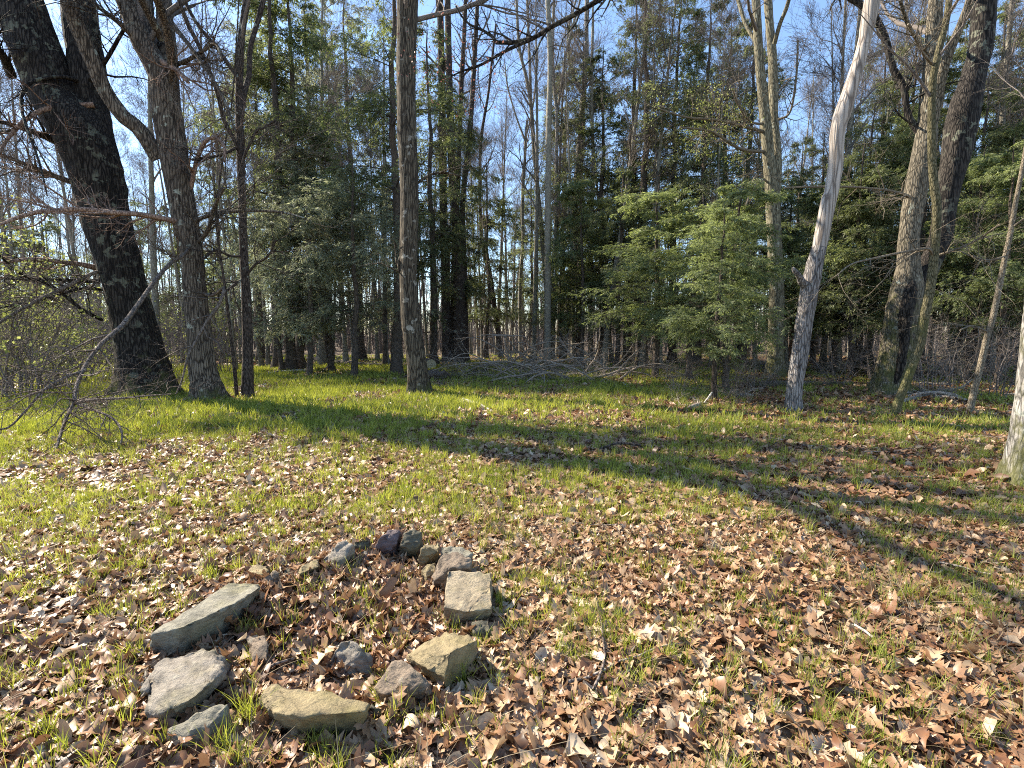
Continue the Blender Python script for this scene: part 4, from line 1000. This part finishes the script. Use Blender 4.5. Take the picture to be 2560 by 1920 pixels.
# ------------------------------------------------------------------ stones of the fire ring
STONES = []
STONE_UP = .004
def stone(label, mat, top, bottom=None, seed=0, sink=.03, nz=.012, grow=1.06, bev=.006):
    W_ = [plane(300 + x / 2.212, 1280 + y / 2.212, h + STONE_UP) for x, y, h in top]
    if bottom:
        Bq = [plane(300 + x / 2.212, 1280 + y / 2.212, .0) for x, y in bottom]
    else:
        c = np.mean(W_, 0); Bq = [c + (p - c) * grow for p in W_]
    Bq = [np.array([p[0], p[1], -sink]) for p in Bq]
    pts = np.array(W_ + Bq)
    gzc = float(gz(pts[:, 0].mean(), pts[:, 1].mean()))
    pts[:, 2] += gzc * .5
    c = pts.mean(0); c[2] = gzc
    bm = bmesh.new()
    vs = [bm.verts.new(p - c) for p in pts]
    res = bmesh.ops.convex_hull(bm, input=vs)
    bmesh.ops.delete(bm, geom=list({x for x in res['geom_interior'] + res['geom_unused'] if isinstance(x, bmesh.types.BMVert)}), context='VERTS')
    bmesh.ops.dissolve_limit(bm, angle_limit=.22, verts=bm.verts, edges=bm.edges)
    bmesh.ops.bevel(bm, geom=list(bm.edges), offset=bev, segments=2, affect='EDGES', profile=.6)
    bmesh.ops.triangulate(bm, faces=bm.faces)
    for _ in range(3):
        le = [e for e in bm.edges if e.calc_length() > .016]
        if not le or len(bm.verts) > 6000: break
        bmesh.ops.subdivide_edges(bm, edges=le, cuts=1)
        bmesh.ops.triangulate(bm, faces=[f for f in bm.faces if len(f.verts) > 3])
    bm.normal_update()
    o_ = Vector((seed * 3.7, seed * 1.3, 0))
    for v in bm.verts:
        q = v.co + o_
        vd = mnoise.voronoi(q * 11)[0]
        n_ = mnoise.fractal(q * 7, 1., 2., 3) * nz * 1.5 + mnoise.fractal(q * 34, 1., 2., 4) * nz * .8 - max(0, .22 - (vd[1] - vd[0])) * nz * 2.2
        v.co += v.normal * n_
    me = bpy.data.meshes.new('stone'); bm.to_mesh(me); bm.free()
    for p in me.polygons: p.use_smooth = True
    me.materials.append(M[mat])
    o = ob('ring_stone', me, loc=c)
    tag(o, label, 'stone', 'stones of the fire ring')
    STONES.append((c[:2], pts[:, :2]))
    return o
stone('large smooth grey slab with rounded corners, front corner of the stone ring', 'rk_grey', [(130, 960, .06), (150, 885, .08), (230, 802, .11), (330, 768, .12), (440, 745, .12), (540, 755, .12), (598, 800, .09), (565, 890, .11), (480, 960, .12), (400, 1020, .12), (300, 1080, .11), (200, 1105, .08), (140, 1060, .06)],
      [(130, 1000), (250, 830), (450, 780), (602, 850), (590, 905), (430, 1065), (330, 1125), (220, 1155), (150, 1125)], 1, bev=.016)
stone('long flat olive slab with shaded front face, longest stone of the ring', 'rk_olive', [(168, 672, .13), (330, 618, .15), (480, 472, .14), (600, 394, .13), (770, 390, .13), (775, 412, .14), (640, 500, .16), (500, 545, .17), (350, 628, .16)],
      [(165, 700), (205, 788), (310, 785), (470, 712), (640, 610), (770, 470), (600, 440), (330, 660)], 2, bev=.01)
stone('small low ochre stone beyond the far end of the longest slab', 'rk_ochre', [(705, 340, .05), (740, 302, .06), (810, 310, .06), (818, 345, .07), (750, 365, .06)], None, 3)
stone('small upright brown wedge at the far end of the longest slab', 'rk_brown', [(790, 375, .06), (850, 325, .12), (882, 340, .11), (878, 395, .05), (820, 405, .05)], None, 4)
stone('blocky ochre brown stone between the small wedge and the pale tilted grey stone', 'rk_ochre', [(985, 330, .06), (1010, 290, .09), (1088, 262, .09), (1105, 300, .08), (1000, 345, .07)], [(985, 355), (1000, 370), (1105, 330), (1110, 290), (1010, 310)], 5)
stone('pale tilted grey stone with a sharp crest, shadowed on one side', 'rk_grey', [(1110, 265, .05), (1180, 192, .14), (1240, 152, .17), (1288, 180, .15), (1298, 225, .08), (1225, 295, .05)], [(1105, 285), (1160, 325), (1220, 310), (1300, 240), (1290, 200), (1150, 240)], 6)
stone('small dark green stone tucked between the pale tilted and purple stones', 'rk_dark', [(1292, 155, .10), (1375, 142, .11), (1388, 170, .08), (1300, 185, .07)], None, 7)
stone('rounded purple grey stone at the far side of the ring', 'rk_purple', [(1412, 175, .10), (1440, 122, .17), (1480, 88, .19), (1540, 85, .19), (1558, 102, .18), (1530, 170, .11), (1500, 200, .07)], [(1408, 215), (1430, 228), (1520, 218), (1550, 160), (1470, 150)], 8, bev=.009)
stone('dark mossy stone leaning on the purple grey stone', 'rk_dark', [(1540, 165, .13), (1570, 100, .19), (1620, 80, .20), (1668, 100, .18), (1660, 160, .12), (1640, 215, .06)], [(1540, 205), (1560, 232), (1640, 240), (1670, 170), (1600, 160)], 9, bev=.009)
stone('ochre stone with pale broken top beside the dark mossy stone', 'rk_ochre', [(1645, 245, .07), (1682, 162, .17), (1760, 152, .17), (1765, 205, .14), (1740, 235, .09)], [(1640, 270), (1655, 290), (1740, 250), (1760, 215), (1690, 220)], 10)
stone('small dark ochre stone low under the tall streaked brown stone', 'rk_ochre', [(1665, 310, .05), (1692, 270, .08), (1745, 262, .08), (1740, 315, .05), (1695, 345, .04)], None, 11)
stone('flat mossy stone behind the tall streaked brown stone', 'rk_olive', [(1772, 175, .16), (1880, 172, .16), (1948, 215, .14), (1900, 235, .14), (1800, 205, .15)], None, 12)
stone('tall streaked brown stone propped against the pale angular block', 'rk_brown', [(1735, 370, .06), (1765, 225, .19), (1850, 202, .20), (1945, 245, .18), (1935, 290, .15), (1825, 290, .16)], [(1720, 390), (1740, 412), (1800, 405), (1930, 330), (1940, 290), (1780, 290)], 13)
stone('largest pale tan angular block of the ring, cracked, dark lower face', 'rk_tan', [(1812, 302, .16), (2048, 322, .15), (2058, 365, .14), (2005, 425, .13), (2055, 520, .09), (1925, 535, .10), (1795, 510, .11)],
      [(1788, 580), (1830, 590), (1915, 580), (2050, 575), (2062, 400), (1850, 380)], 14)
stone('big ochre block with a sharp corner and black shaded face', 'rk_ochre', [(1585, 765, .06), (1700, 682, .10), (1800, 647, .12), (1920, 652, .13), (1968, 688, .14), (1830, 750, .17), (1795, 920, .05), (1700, 850, .08)],
      [(1590, 800), (1700, 880), (1790, 945), (1830, 945), (1905, 880), (1972, 770), (1960, 720), (1700, 740)], 15)
stone('pointed grey stone standing alone inside the ring near the big ochre block', 'rk_grey', [(1145, 790, .04), (1212, 692, .11), (1272, 672, .13), (1338, 722, .11), (1395, 790, .05), (1380, 815, .04), (1250, 820, .04)], None, 16, grow=1.1)
stone('squat rounded brown boulder in front of the big ochre block', 'rk_brown', [(1400, 945, .05), (1445, 865, .09), (1505, 785, .13), (1558, 785, .14), (1600, 815, .13), (1678, 862, .12), (1726, 920, .09), (1690, 975, .06), (1560, 985, .05), (1440, 985, .05)],
      [(1385, 960), (1430, 1005), (1560, 1015), (1700, 1005), (1738, 930), (1550, 850)], 17, bev=.02, nz=.009)
stone('long mossy ochre slab closing the front of the ring', 'rk_ochre', [(775, 980, .08), (832, 912, .11), (950, 912, .12), (1080, 962, .11), (1220, 1002, .12), (1388, 1022, .12), (1365, 1075, .12), (1160, 1085, .13), (1000, 1100, .13), (860, 1090, .11), (800, 1050, .08)],
      [(770, 1010), (860, 1145), (1000, 1192), (1160, 1155), (1340, 1168), (1385, 1060), (950, 960)], 18, bev=.014, nz=.009)
stone('low half buried grey stone in front of the large smooth slab', 'rk_olive', [(280, 1190, .05), (400, 1120, .07), (560, 1042, .09), (598, 1052, .09), (580, 1120, .06), (480, 1185, .06), (350, 1225, .05)], None, 19)
stone('square brown stone sunk in leaves inside the ring near the longest slab', 'rk_brown', [(705, 672, .07), (795, 672, .08), (818, 720, .08), (815, 800, .05), (745, 790, .05)], None, 20)
stone('small dark stone under the pale angular block', 'rk_dark', [(1945, 592, .06), (2035, 575, .06), (2048, 640, .04), (1965, 645, .04)], None, 21)
stone('flat grey pebble stone by the small low ochre stone', 'rk_tan', [(845, 262, .03), (880, 246, .05), (945, 250, .05), (950, 275, .04), (880, 290, .03)], None, 22)

for k_, (x_, y_, w_, h_, m_, lab) in enumerate([
    (655, 385, 42, .05, 'rk_brown', 'thumb sized brown stone at the upper edge of the longest slab'),
    (925, 335, 38, .05, 'rk_dark', 'small dark stone wedged between the upright wedge and the blocky ochre stone'),
    (1345, 225, 40, .06, 'rk_grey', 'small grey stone in front of the small dark green stone'),
    (1400, 1050, 48, .06, 'rk_dark', 'small dark stone between the long mossy slab and the squat boulder'),
    (655, 960, 60, .06, 'rk_brown', 'small brown stone half hidden in grass beside the large smooth slab'),
    (1960, 330, 46, .08, 'rk_brown', 'small brown stone behind the largest pale tan block')]):
    stone(lab, m_, [(x_ - w_, y_, h_ * .6), (x_ - w_ * .4, y_ - w_ * .5, h_), (x_ + w_ * .6, y_ - w_ * .45, h_ * .9), (x_ + w_, y_ + 5, h_ * .6), (x_ + w_ * .2, y_ + w_ * .4, h_ * .7)], None, 30 + k_, grow=1.15)
def hull2(p):
    p = sorted(map(tuple, p))
    def half(pts):
        h = []
        for q in pts:
            while len(h) > 1 and (h[-1][0] - h[-2][0]) * (q[1] - h[-2][1]) - (h[-1][1] - h[-2][1]) * (q[0] - h[-2][0]) <= 0: h.pop()
            h.append(q)
        return h[:-1]
    return np.array(half(p) + half(p[::-1]))
HULLS = [hull2(p) for _, p in STONES]
def on_stone(x, y, m=0.0):
    r = np.zeros(len(x), bool)
    for h in HULLS:
        a = h; b = np.roll(h, -1, 0)
        ins = np.ones(len(x), bool)
        for (x0, y0), (x1, y1) in zip(a, b):
            l = math.hypot(x1 - x0, y1 - y0)
            ins &= ((x1 - x0) * (y - y0) - (y1 - y0) * (x - x0)) / max(l, 1e-6) > m
        r |= ins
    return r
RC = np.mean([c for c, _ in STONES], 0)

# ------------------------------------------------------------------ leaf litter
rngL = np.random.default_rng(42)
def scatter(n, y0, y1, rng, power=1.0, ext=1.12):
    Y = np.sqrt(rng.uniform(y0 ** 2, y1 ** 2, n)) if power == 1 else y0 + (y1 - y0) * rng.uniform(0, 1, n) ** power
    X = rng.uniform(-ext, ext, n) * (Y + .5)
    return X, Y
def leaves(mb, x, y, size, tint, rng, st, hw, lift=(.0, .05), tilt=.25, curl=.9, zoff=0.0):
    """st: stations along the leaf, hw: half width at each; three points per station"""
    n = len(x); m = len(st)
    A = np.empty((m, 3, 2)); A[:, 0, 0] = A[:, 1, 0] = A[:, 2, 0] = st
    A[:, 0, 1] = -hw; A[:, 1, 1] = 0; A[:, 2, 1] = hw
    l = A[None, :, :, 0] - .5 + np.zeros((n, 1, 1)); wv = A[None, :, :, 1] * rng.uniform(.7, 1.15, (n, 1, 1)) * rng.uniform(.65, 1.3, (n, m, 1))
    sk = rng.normal(size=(n, 1, 1)) * .10
    wv = wv + sk * np.sin(l * 3)
    c1 = rng.normal(size=(n, 1, 1)) * curl * .9; c2 = rng.uniform(-.4, 1.5, (n, 1, 1)) * curl; c3 = rng.normal(size=(n, 1, 1)) * 1.3
    z = c1 * (l ** 2 - .08) + c2 * np.abs(wv) ** 1.35 * 1.2 + c3 * l * wv + rng.normal(size=l.shape) * .034
    L3 = np.stack([l, wv, z], -1) * size[:, None, None, None]
    th = rng.uniform(0, 2 * np.pi, n); ct, stt = np.cos(th), np.sin(th)
    a = rng.normal(size=n) * tilt; b = rng.normal(size=n) * tilt
    ca, sa, cb, sb = np.cos(a), np.sin(a), np.cos(b), np.sin(b)
    X_, Y_, Z_ = L3[..., 0], L3[..., 1], L3[..., 2]
    e = (slice(None), None, None)
    Y2 = Y_ * ca[e] - Z_ * sa[e]; Z2 = Y_ * sa[e] + Z_ * ca[e]
    X3 = X_ * cb[e] + Z2 * sb[e]; Z3 = -X_ * sb[e] + Z2 * cb[e]
    X4 = X3 * ct[e] - Y2 * stt[e]; Y4 = X3 * stt[e] + Y2 * ct[e]
    zb = gz(x, y) + rng.uniform(lift[0], lift[1], n) + zoff
    Zf = np.maximum(Z3 + zb[e], (gz(x, y) + .004)[e])
    V = np.stack([X4 + x[e], Y4 + y[e], Zf], -1).reshape(n, m * 3, 3)
    i = np.arange(m - 1)[:, None]; j = np.arange(2)[None]
    q = np.stack([i * 3 + j, i * 3 + j + 1, (i + 1) * 3 + j + 1, (i + 1) * 3 + j], -1).reshape(-1, 4)
    Qs = (q[None] + (np.arange(n) * m * 3)[:, None, None]).reshape(-1, 4)
    vt = np.clip(tint[:, None] + rng.normal(size=(n, m * 3)) * .035, 0, 1)
    mb.add(V.reshape(-1, 3), Qs, None, vt.ravel())
OAKS = np.array([0, .06, .15, .24, .33, .42, .52, .60, .70, .78, .88, .95, 1.])
OAKW = np.array([.012, .02, .10, .06, .20, .08, .27, .11, .29, .13, .22, .13, .01])
BROADS = np.array([0, .12, .3, .5, .7, .88, 1.]); BROADW = np.array([.01, .10, .24, .29, .24, .13, .01])
SIMPS = np.array([0, .5, 1.]); SIMPW = np.array([.06, .30, .06])
def ltint(x, y, rng):
    n = len(x)
    base = .56 + .34 * (fbm(x * .5, y * .5, 21) - .5)
    t = base + rng.normal(size=n) * .23 - .08 * np.clip(x / 3, -1, 1)  # paler to rustier across x: part sun glare painted in, part leaf colour
    inr = ((x - RC[0]) / .62) ** 2 + ((y - RC[1]) / .55) ** 2 < 1
    t = np.where(inr, t - .14, t)
    return np.clip(t, 0, 1)
mb = MB()
def put(n, y0, y1, st, hw, s0, s1, lift, curl=.9, frac=1., tilt=.25, ext=1.12):
    x, y = scatter(n, y0, y1, rngL, ext=ext)
    g_ = grass_d(x, y)
    keep = ~on_stone(x, y, .035) & (rngL.uniform(size=n) > g_ * .8)
    x, y = x[keep], y[keep]
    leaves(mb, x, y, rngL.uniform(s0, s1, len(x)), ltint(x, y, rngL), rngL, st, hw, lift, curl=curl, tilt=tilt)
def sstep(a, b, x):
    t = np.clip((x - a) / (b - a), 0, 1); return t * t * (3 - 2 * t)
def grass_d(x, y):
    """how thickly the grass grows, 0 to 1"""
    az = x / np.maximum(y, .3)
    lush = sstep(5.6, 10.5, y + .25 * x * (x < 0) * -1.0) * (1 - sstep(19, 22, y))
    right = 1 - sstep(.38, .52, az + .12 * (fbm(x * .3, y * .3, 5) - .5))
    leftback = sstep(-.28, -.40, az) * sstep(7, 9, y) * (1 - sstep(28, 34, y))
    pat = sstep(.36, .56, fbm(x * .55, y * .55, 14, 4))
    path = np.exp(-((az + .50) / .05) ** 2) * 0
    thin = sstep(.45, .58, fbm(x * 2.4, y * 2.4, 52, 3))
    d = np.maximum(lush * right, leftback) * (.12 + .88 * pat) * (.1 + .9 * thin)
    sparse = .20 * sstep(.42, .66, fbm(x * 1.1, y * 1.1, 33, 3)) + .15
    leftn = .30 * sstep(.5, -1.5, x) * sstep(2.2, 4.0, y) + .30 * sstep(3.6, 5.5, y) * right
    d = np.maximum(d, sparse + leftn * pat)
    e = ((az - .62) / .3) ** 2
    d = np.where((az > .45) & (y > 9), np.maximum(d * .3, .3 * sstep(.5, .65, fbm(x * .5, y * .5, 41))), d)
    return d
put(12500, .75, 4.2, OAKS, OAKW, .07, .15, (.0, .03), .75, tilt=.2)
put(9500, .75, 4.2, BROADS, BROADW, .05, .12, (.0, .03), .95, tilt=.25)
put(16000, .75, 4.2, SIMPS, SIMPW, .02, .06, (.0, .025), .8, tilt=.3)
put(18000, 4.0, 8.5, OAKS[::2], np.array([.012, .10, .2, .27, .26, .22, .01]), .08, .165, (.0, .03), .7, tilt=.2)
put(13000, 4.0, 8.5, BROADS[::2], BROADW[::2] + .02, .06, .13, (.0, .03), .8, tilt=.24)
put(16000, 4.0, 8.5, SIMPS, SIMPW, .03, .07, (.0, .03), .8, tilt=.3)
put(42000, 8.0, 17, SIMPS, SIMPW, .09, .17, (.0, .03), 1.1, tilt=.25)
put(26000, 16, 34, SIMPS, SIMPW, .12, .22, (.0, .03), 1.1, tilt=.22)
# deeper litter inside the ring
a = rngL.uniform(0, 6.28, 700); rr = np.sqrt(rngL.uniform(0, 1, 700))
x = RC[0] + np.cos(a) * rr * .6; y = RC[1] + np.sin(a) * rr * .52
k = ~on_stone(x, y, .03); x, y = x[k], y[k]
leaves(mb, x, y, rngL.uniform(.09, .19, len(x)), ltint(x, y, rngL), rngL, OAKS, OAKW, (.0, .04), tilt=.3, curl=.9)
# leaves banked against the trunks
for o_ in [q for q in bpy.data.objects if q.parent is None and q.get('category') in ('tree', 'dead tree', 'sapling') and q.type == 'EMPTY' and q.location.y < 20]:
    k = 70; a = rngL.uniform(0, 6.28, k); rr = rngL.uniform(.12, .75, k)
    xx = o_.location.x + np.cos(a) * rr; yy = o_.location.y + np.sin(a) * rr
    leaves(mb, xx, yy, rngL.uniform(.08, .16, k), np.clip(ltint(xx, yy, rngL) - .05, 0, 1), rngL, SIMPS, SIMPW, (.0, .10), tilt=.55, curl=1.)
# leaves banked against the stones
for h in HULLS:
    c = h.mean(0); e = np.vstack([h, h[:1]]); k = int(10 + 26 * np.linalg.norm(h.max(0) - h.min(0)))
    q = rngL.integers(0, len(h), k); t = rngL.uniform(0, 1, k)[:, None]
    p = e[q] * (1 - t) + e[q + 1] * t
    p = p + norm(p - c) * rngL.uniform(-.015, .05, k)[:, None]
    leaves(mb, p[:, 0], p[:, 1], rngL.uniform(.06, .15, k), np.clip(ltint(p[:, 0], p[:, 1], rngL) - .05, 0, 1), rngL, OAKS, OAKW, (.0, .05), tilt=.45, curl=.9)
o = ob('leaf_litter', mb.mesh('leaf_litter', M['leaf'], smooth=True), kind='stuff'); tag(o, 'fallen brown and tan oak leaves covering the forest floor', 'leaf litter')

# ------------------------------------------------------------------ grass
def blades(mb, x, y, h, wd, tint, rng, lean=.35, bend=.5, segs=2, dirs=None):
    n = len(x)
    th = rng.uniform(0, 2 * np.pi, n) if dirs is None else dirs
    d = np.stack([np.cos(th), np.sin(th), np.zeros(n)], 1)
    la = np.abs(rng.normal(size=n)) * lean; bn = rng.uniform(0, 1, n) * bend
    f = rng.uniform(0, np.pi, n); sd = np.stack([np.cos(f), np.sin(f), np.zeros(n)], 1)
    b = np.stack([x, y, gz(x, y) - .01], 1)
    Vs = []
    for k in range(segs + 1):
        t = k / segs
        p = b + d * (h * (la * t + bn * t * t))[:, None] + np.array([0, 0, 1.]) * (h * (t - .35 * bn * t * t))[:, None]
        if k < segs:
            ww = (wd * (1 - .55 * t))[:, None] * .5
            Vs += [p - sd * ww, p + sd * ww]
        else:
            Vs += [p]
    V = np.stack(Vs, 1); m = V.shape[1]
    q = [(2 * k, 2 * k + 1, 2 * k + 3, 2 * k + 2) for k in range(segs - 1)]
    t3 = [(2 * segs - 2, 2 * segs - 1, 2 * segs)]
    off = (np.arange(n) * m)[:, None, None]
    mb.add(V.reshape(-1, 3), (np.array(q)[None] + off).reshape(-1, 4), (np.array(t3)[None] + off).reshape(-1, 3), np.repeat(tint, m))
def tufts(mb, n, y0, y1, per, h0, h1, wd, rng, lean=.35, bend=.5, segs=2, spread=.035, dens=grass_d, gain=1., ext=1.12, ymar=-.01):
    x, y = scatter(n, y0, y1, rng, ext=ext)
    k = (rng.uniform(size=n) < dens(x, y) * gain) & ~on_stone(x, y, ymar)
    x, y = x[k], y[k]
    hh = rng.uniform(h0, h1, len(x)); tt = rng.uniform(.25, .8, len(x))
    X_ = np.repeat(x, per) + rng.normal(size=len(x) * per) * spread; Y_ = np.repeat(y, per) + rng.normal(size=len(x) * per) * spread
    kk = ~on_stone(X_, Y_, -.004); 
    H_ = np.repeat(hh, per) * rng.uniform(.45, 1.1, len(X_)); T_ = np.clip(np.repeat(tt, per) + rng.normal(size=len(X_)) * .15, 0, 1)
    W_ = wd * rng.uniform(.7, 1.3, len(X_))
    blades(mb, X_[kk], Y_[kk], H_[kk], W_[kk], T_[kk], rng, lean, bend, segs)
rngG = np.random.default_rng(9)
mb = MB()
tufts(mb, 8500, .8, 4.5, 18, .07, .17, .0038, rngG, .2, .45, 3, .018, gain=1.)
tufts(mb, 9000, .8, 5.5, 5, .04, .09, .0034, rngG, .3, .5, 2, .03, gain=1.1)
tufts(mb, 11500, 4.0, 8.5, 18, .08, .2, .0065, rngG, .2, .45, 2, .028, gain=1.15)
tufts(mb, 18000, 7.5, 14, 12, .08, .26, .015, rngG, .25, .45, 2, .04, gain=1.)
tufts(mb, 28000, 13, 24, 8, .09, .26, .024, rngG, .2, .4, 2, .07, gain=1.2)
tufts(mb, 12000, 22, 36, 6, .12, .2, .03, rngG, .22, .4, 2, .2, gain=1.)
# tufts growing at the ring stones, each at the place the photograph shows it
for x_, y_, hh, nn in [(1950, 560, .13, 60), (1890, 900, .15, 90), (2065, 720, .10, 40), (1470, 1000, .16, 60), (1215, 1170, .12, 45), (1080, 1240, .13, 50), (700, 1130, .20, 70), (720, 800, .12, 40), (870, 810, .10, 30), (570, 600, .13, 45), (1345, 200, .09, 40), (1745, 130, .13, 60), (2095, 480, .13, 45), (110, 800, .12, 50), (640, 180, .12, 60), (300, 590, .10, 40), (480, 380, .13, 60), (1140, 1310, .12, 40), (660, 1340, .15, 60), (540, 1290, .16, 50), (2080, 880, .10, 30), (1480, 1130, .12, 30), (1830, 1190, .09, 30), (200, 1130, .09, 30), (40, 560, .10, 40), (780, 430, .10, 25), (1235, 330, .07, 15)]:
    p = plane(300 + x_ / 2.212, 1280 + y_ / 2.212, 0)
    xx = p[0] + rngG.normal(size=nn) * .022; yy = p[1] + rngG.normal(size=nn) * .022
    blades(mb, xx, yy, hh * rngG.uniform(.5, 1.1, nn), np.full(nn, .0036), rngG.uniform(.3, .8, nn), rngG, .25, .5, 3)
o = ob('grass', mb.mesh('grass', M['grass'], smooth=True), kind='stuff'); tag(o, 'fresh yellow green spring grass in tufts and a thick patch beyond the leaves', 'grass')
mb = MB()
tufts(mb, 2600, .8, 5, 12, .08, .22, .003, rngG, 1.2, 1.2, 3, .03, dens=lambda x, y: .12 + .3 * sstep(.5, .7, fbm(x * .9, y * .9, 61)), ymar=.0)
tufts(mb, 9000, 5, 14, 8, .08, .2, .006, rngG, .8, 1., 2, .05, dens=lambda x, y: .10 + .2 * sstep(.5, .7, fbm(x * .9, y * .9, 61)))
o = ob('dry_grass', mb.mesh('dry_grass', M['straw']), kind='stuff'); tag(o, 'bent straw coloured dead grass among the leaves', 'dry grass')
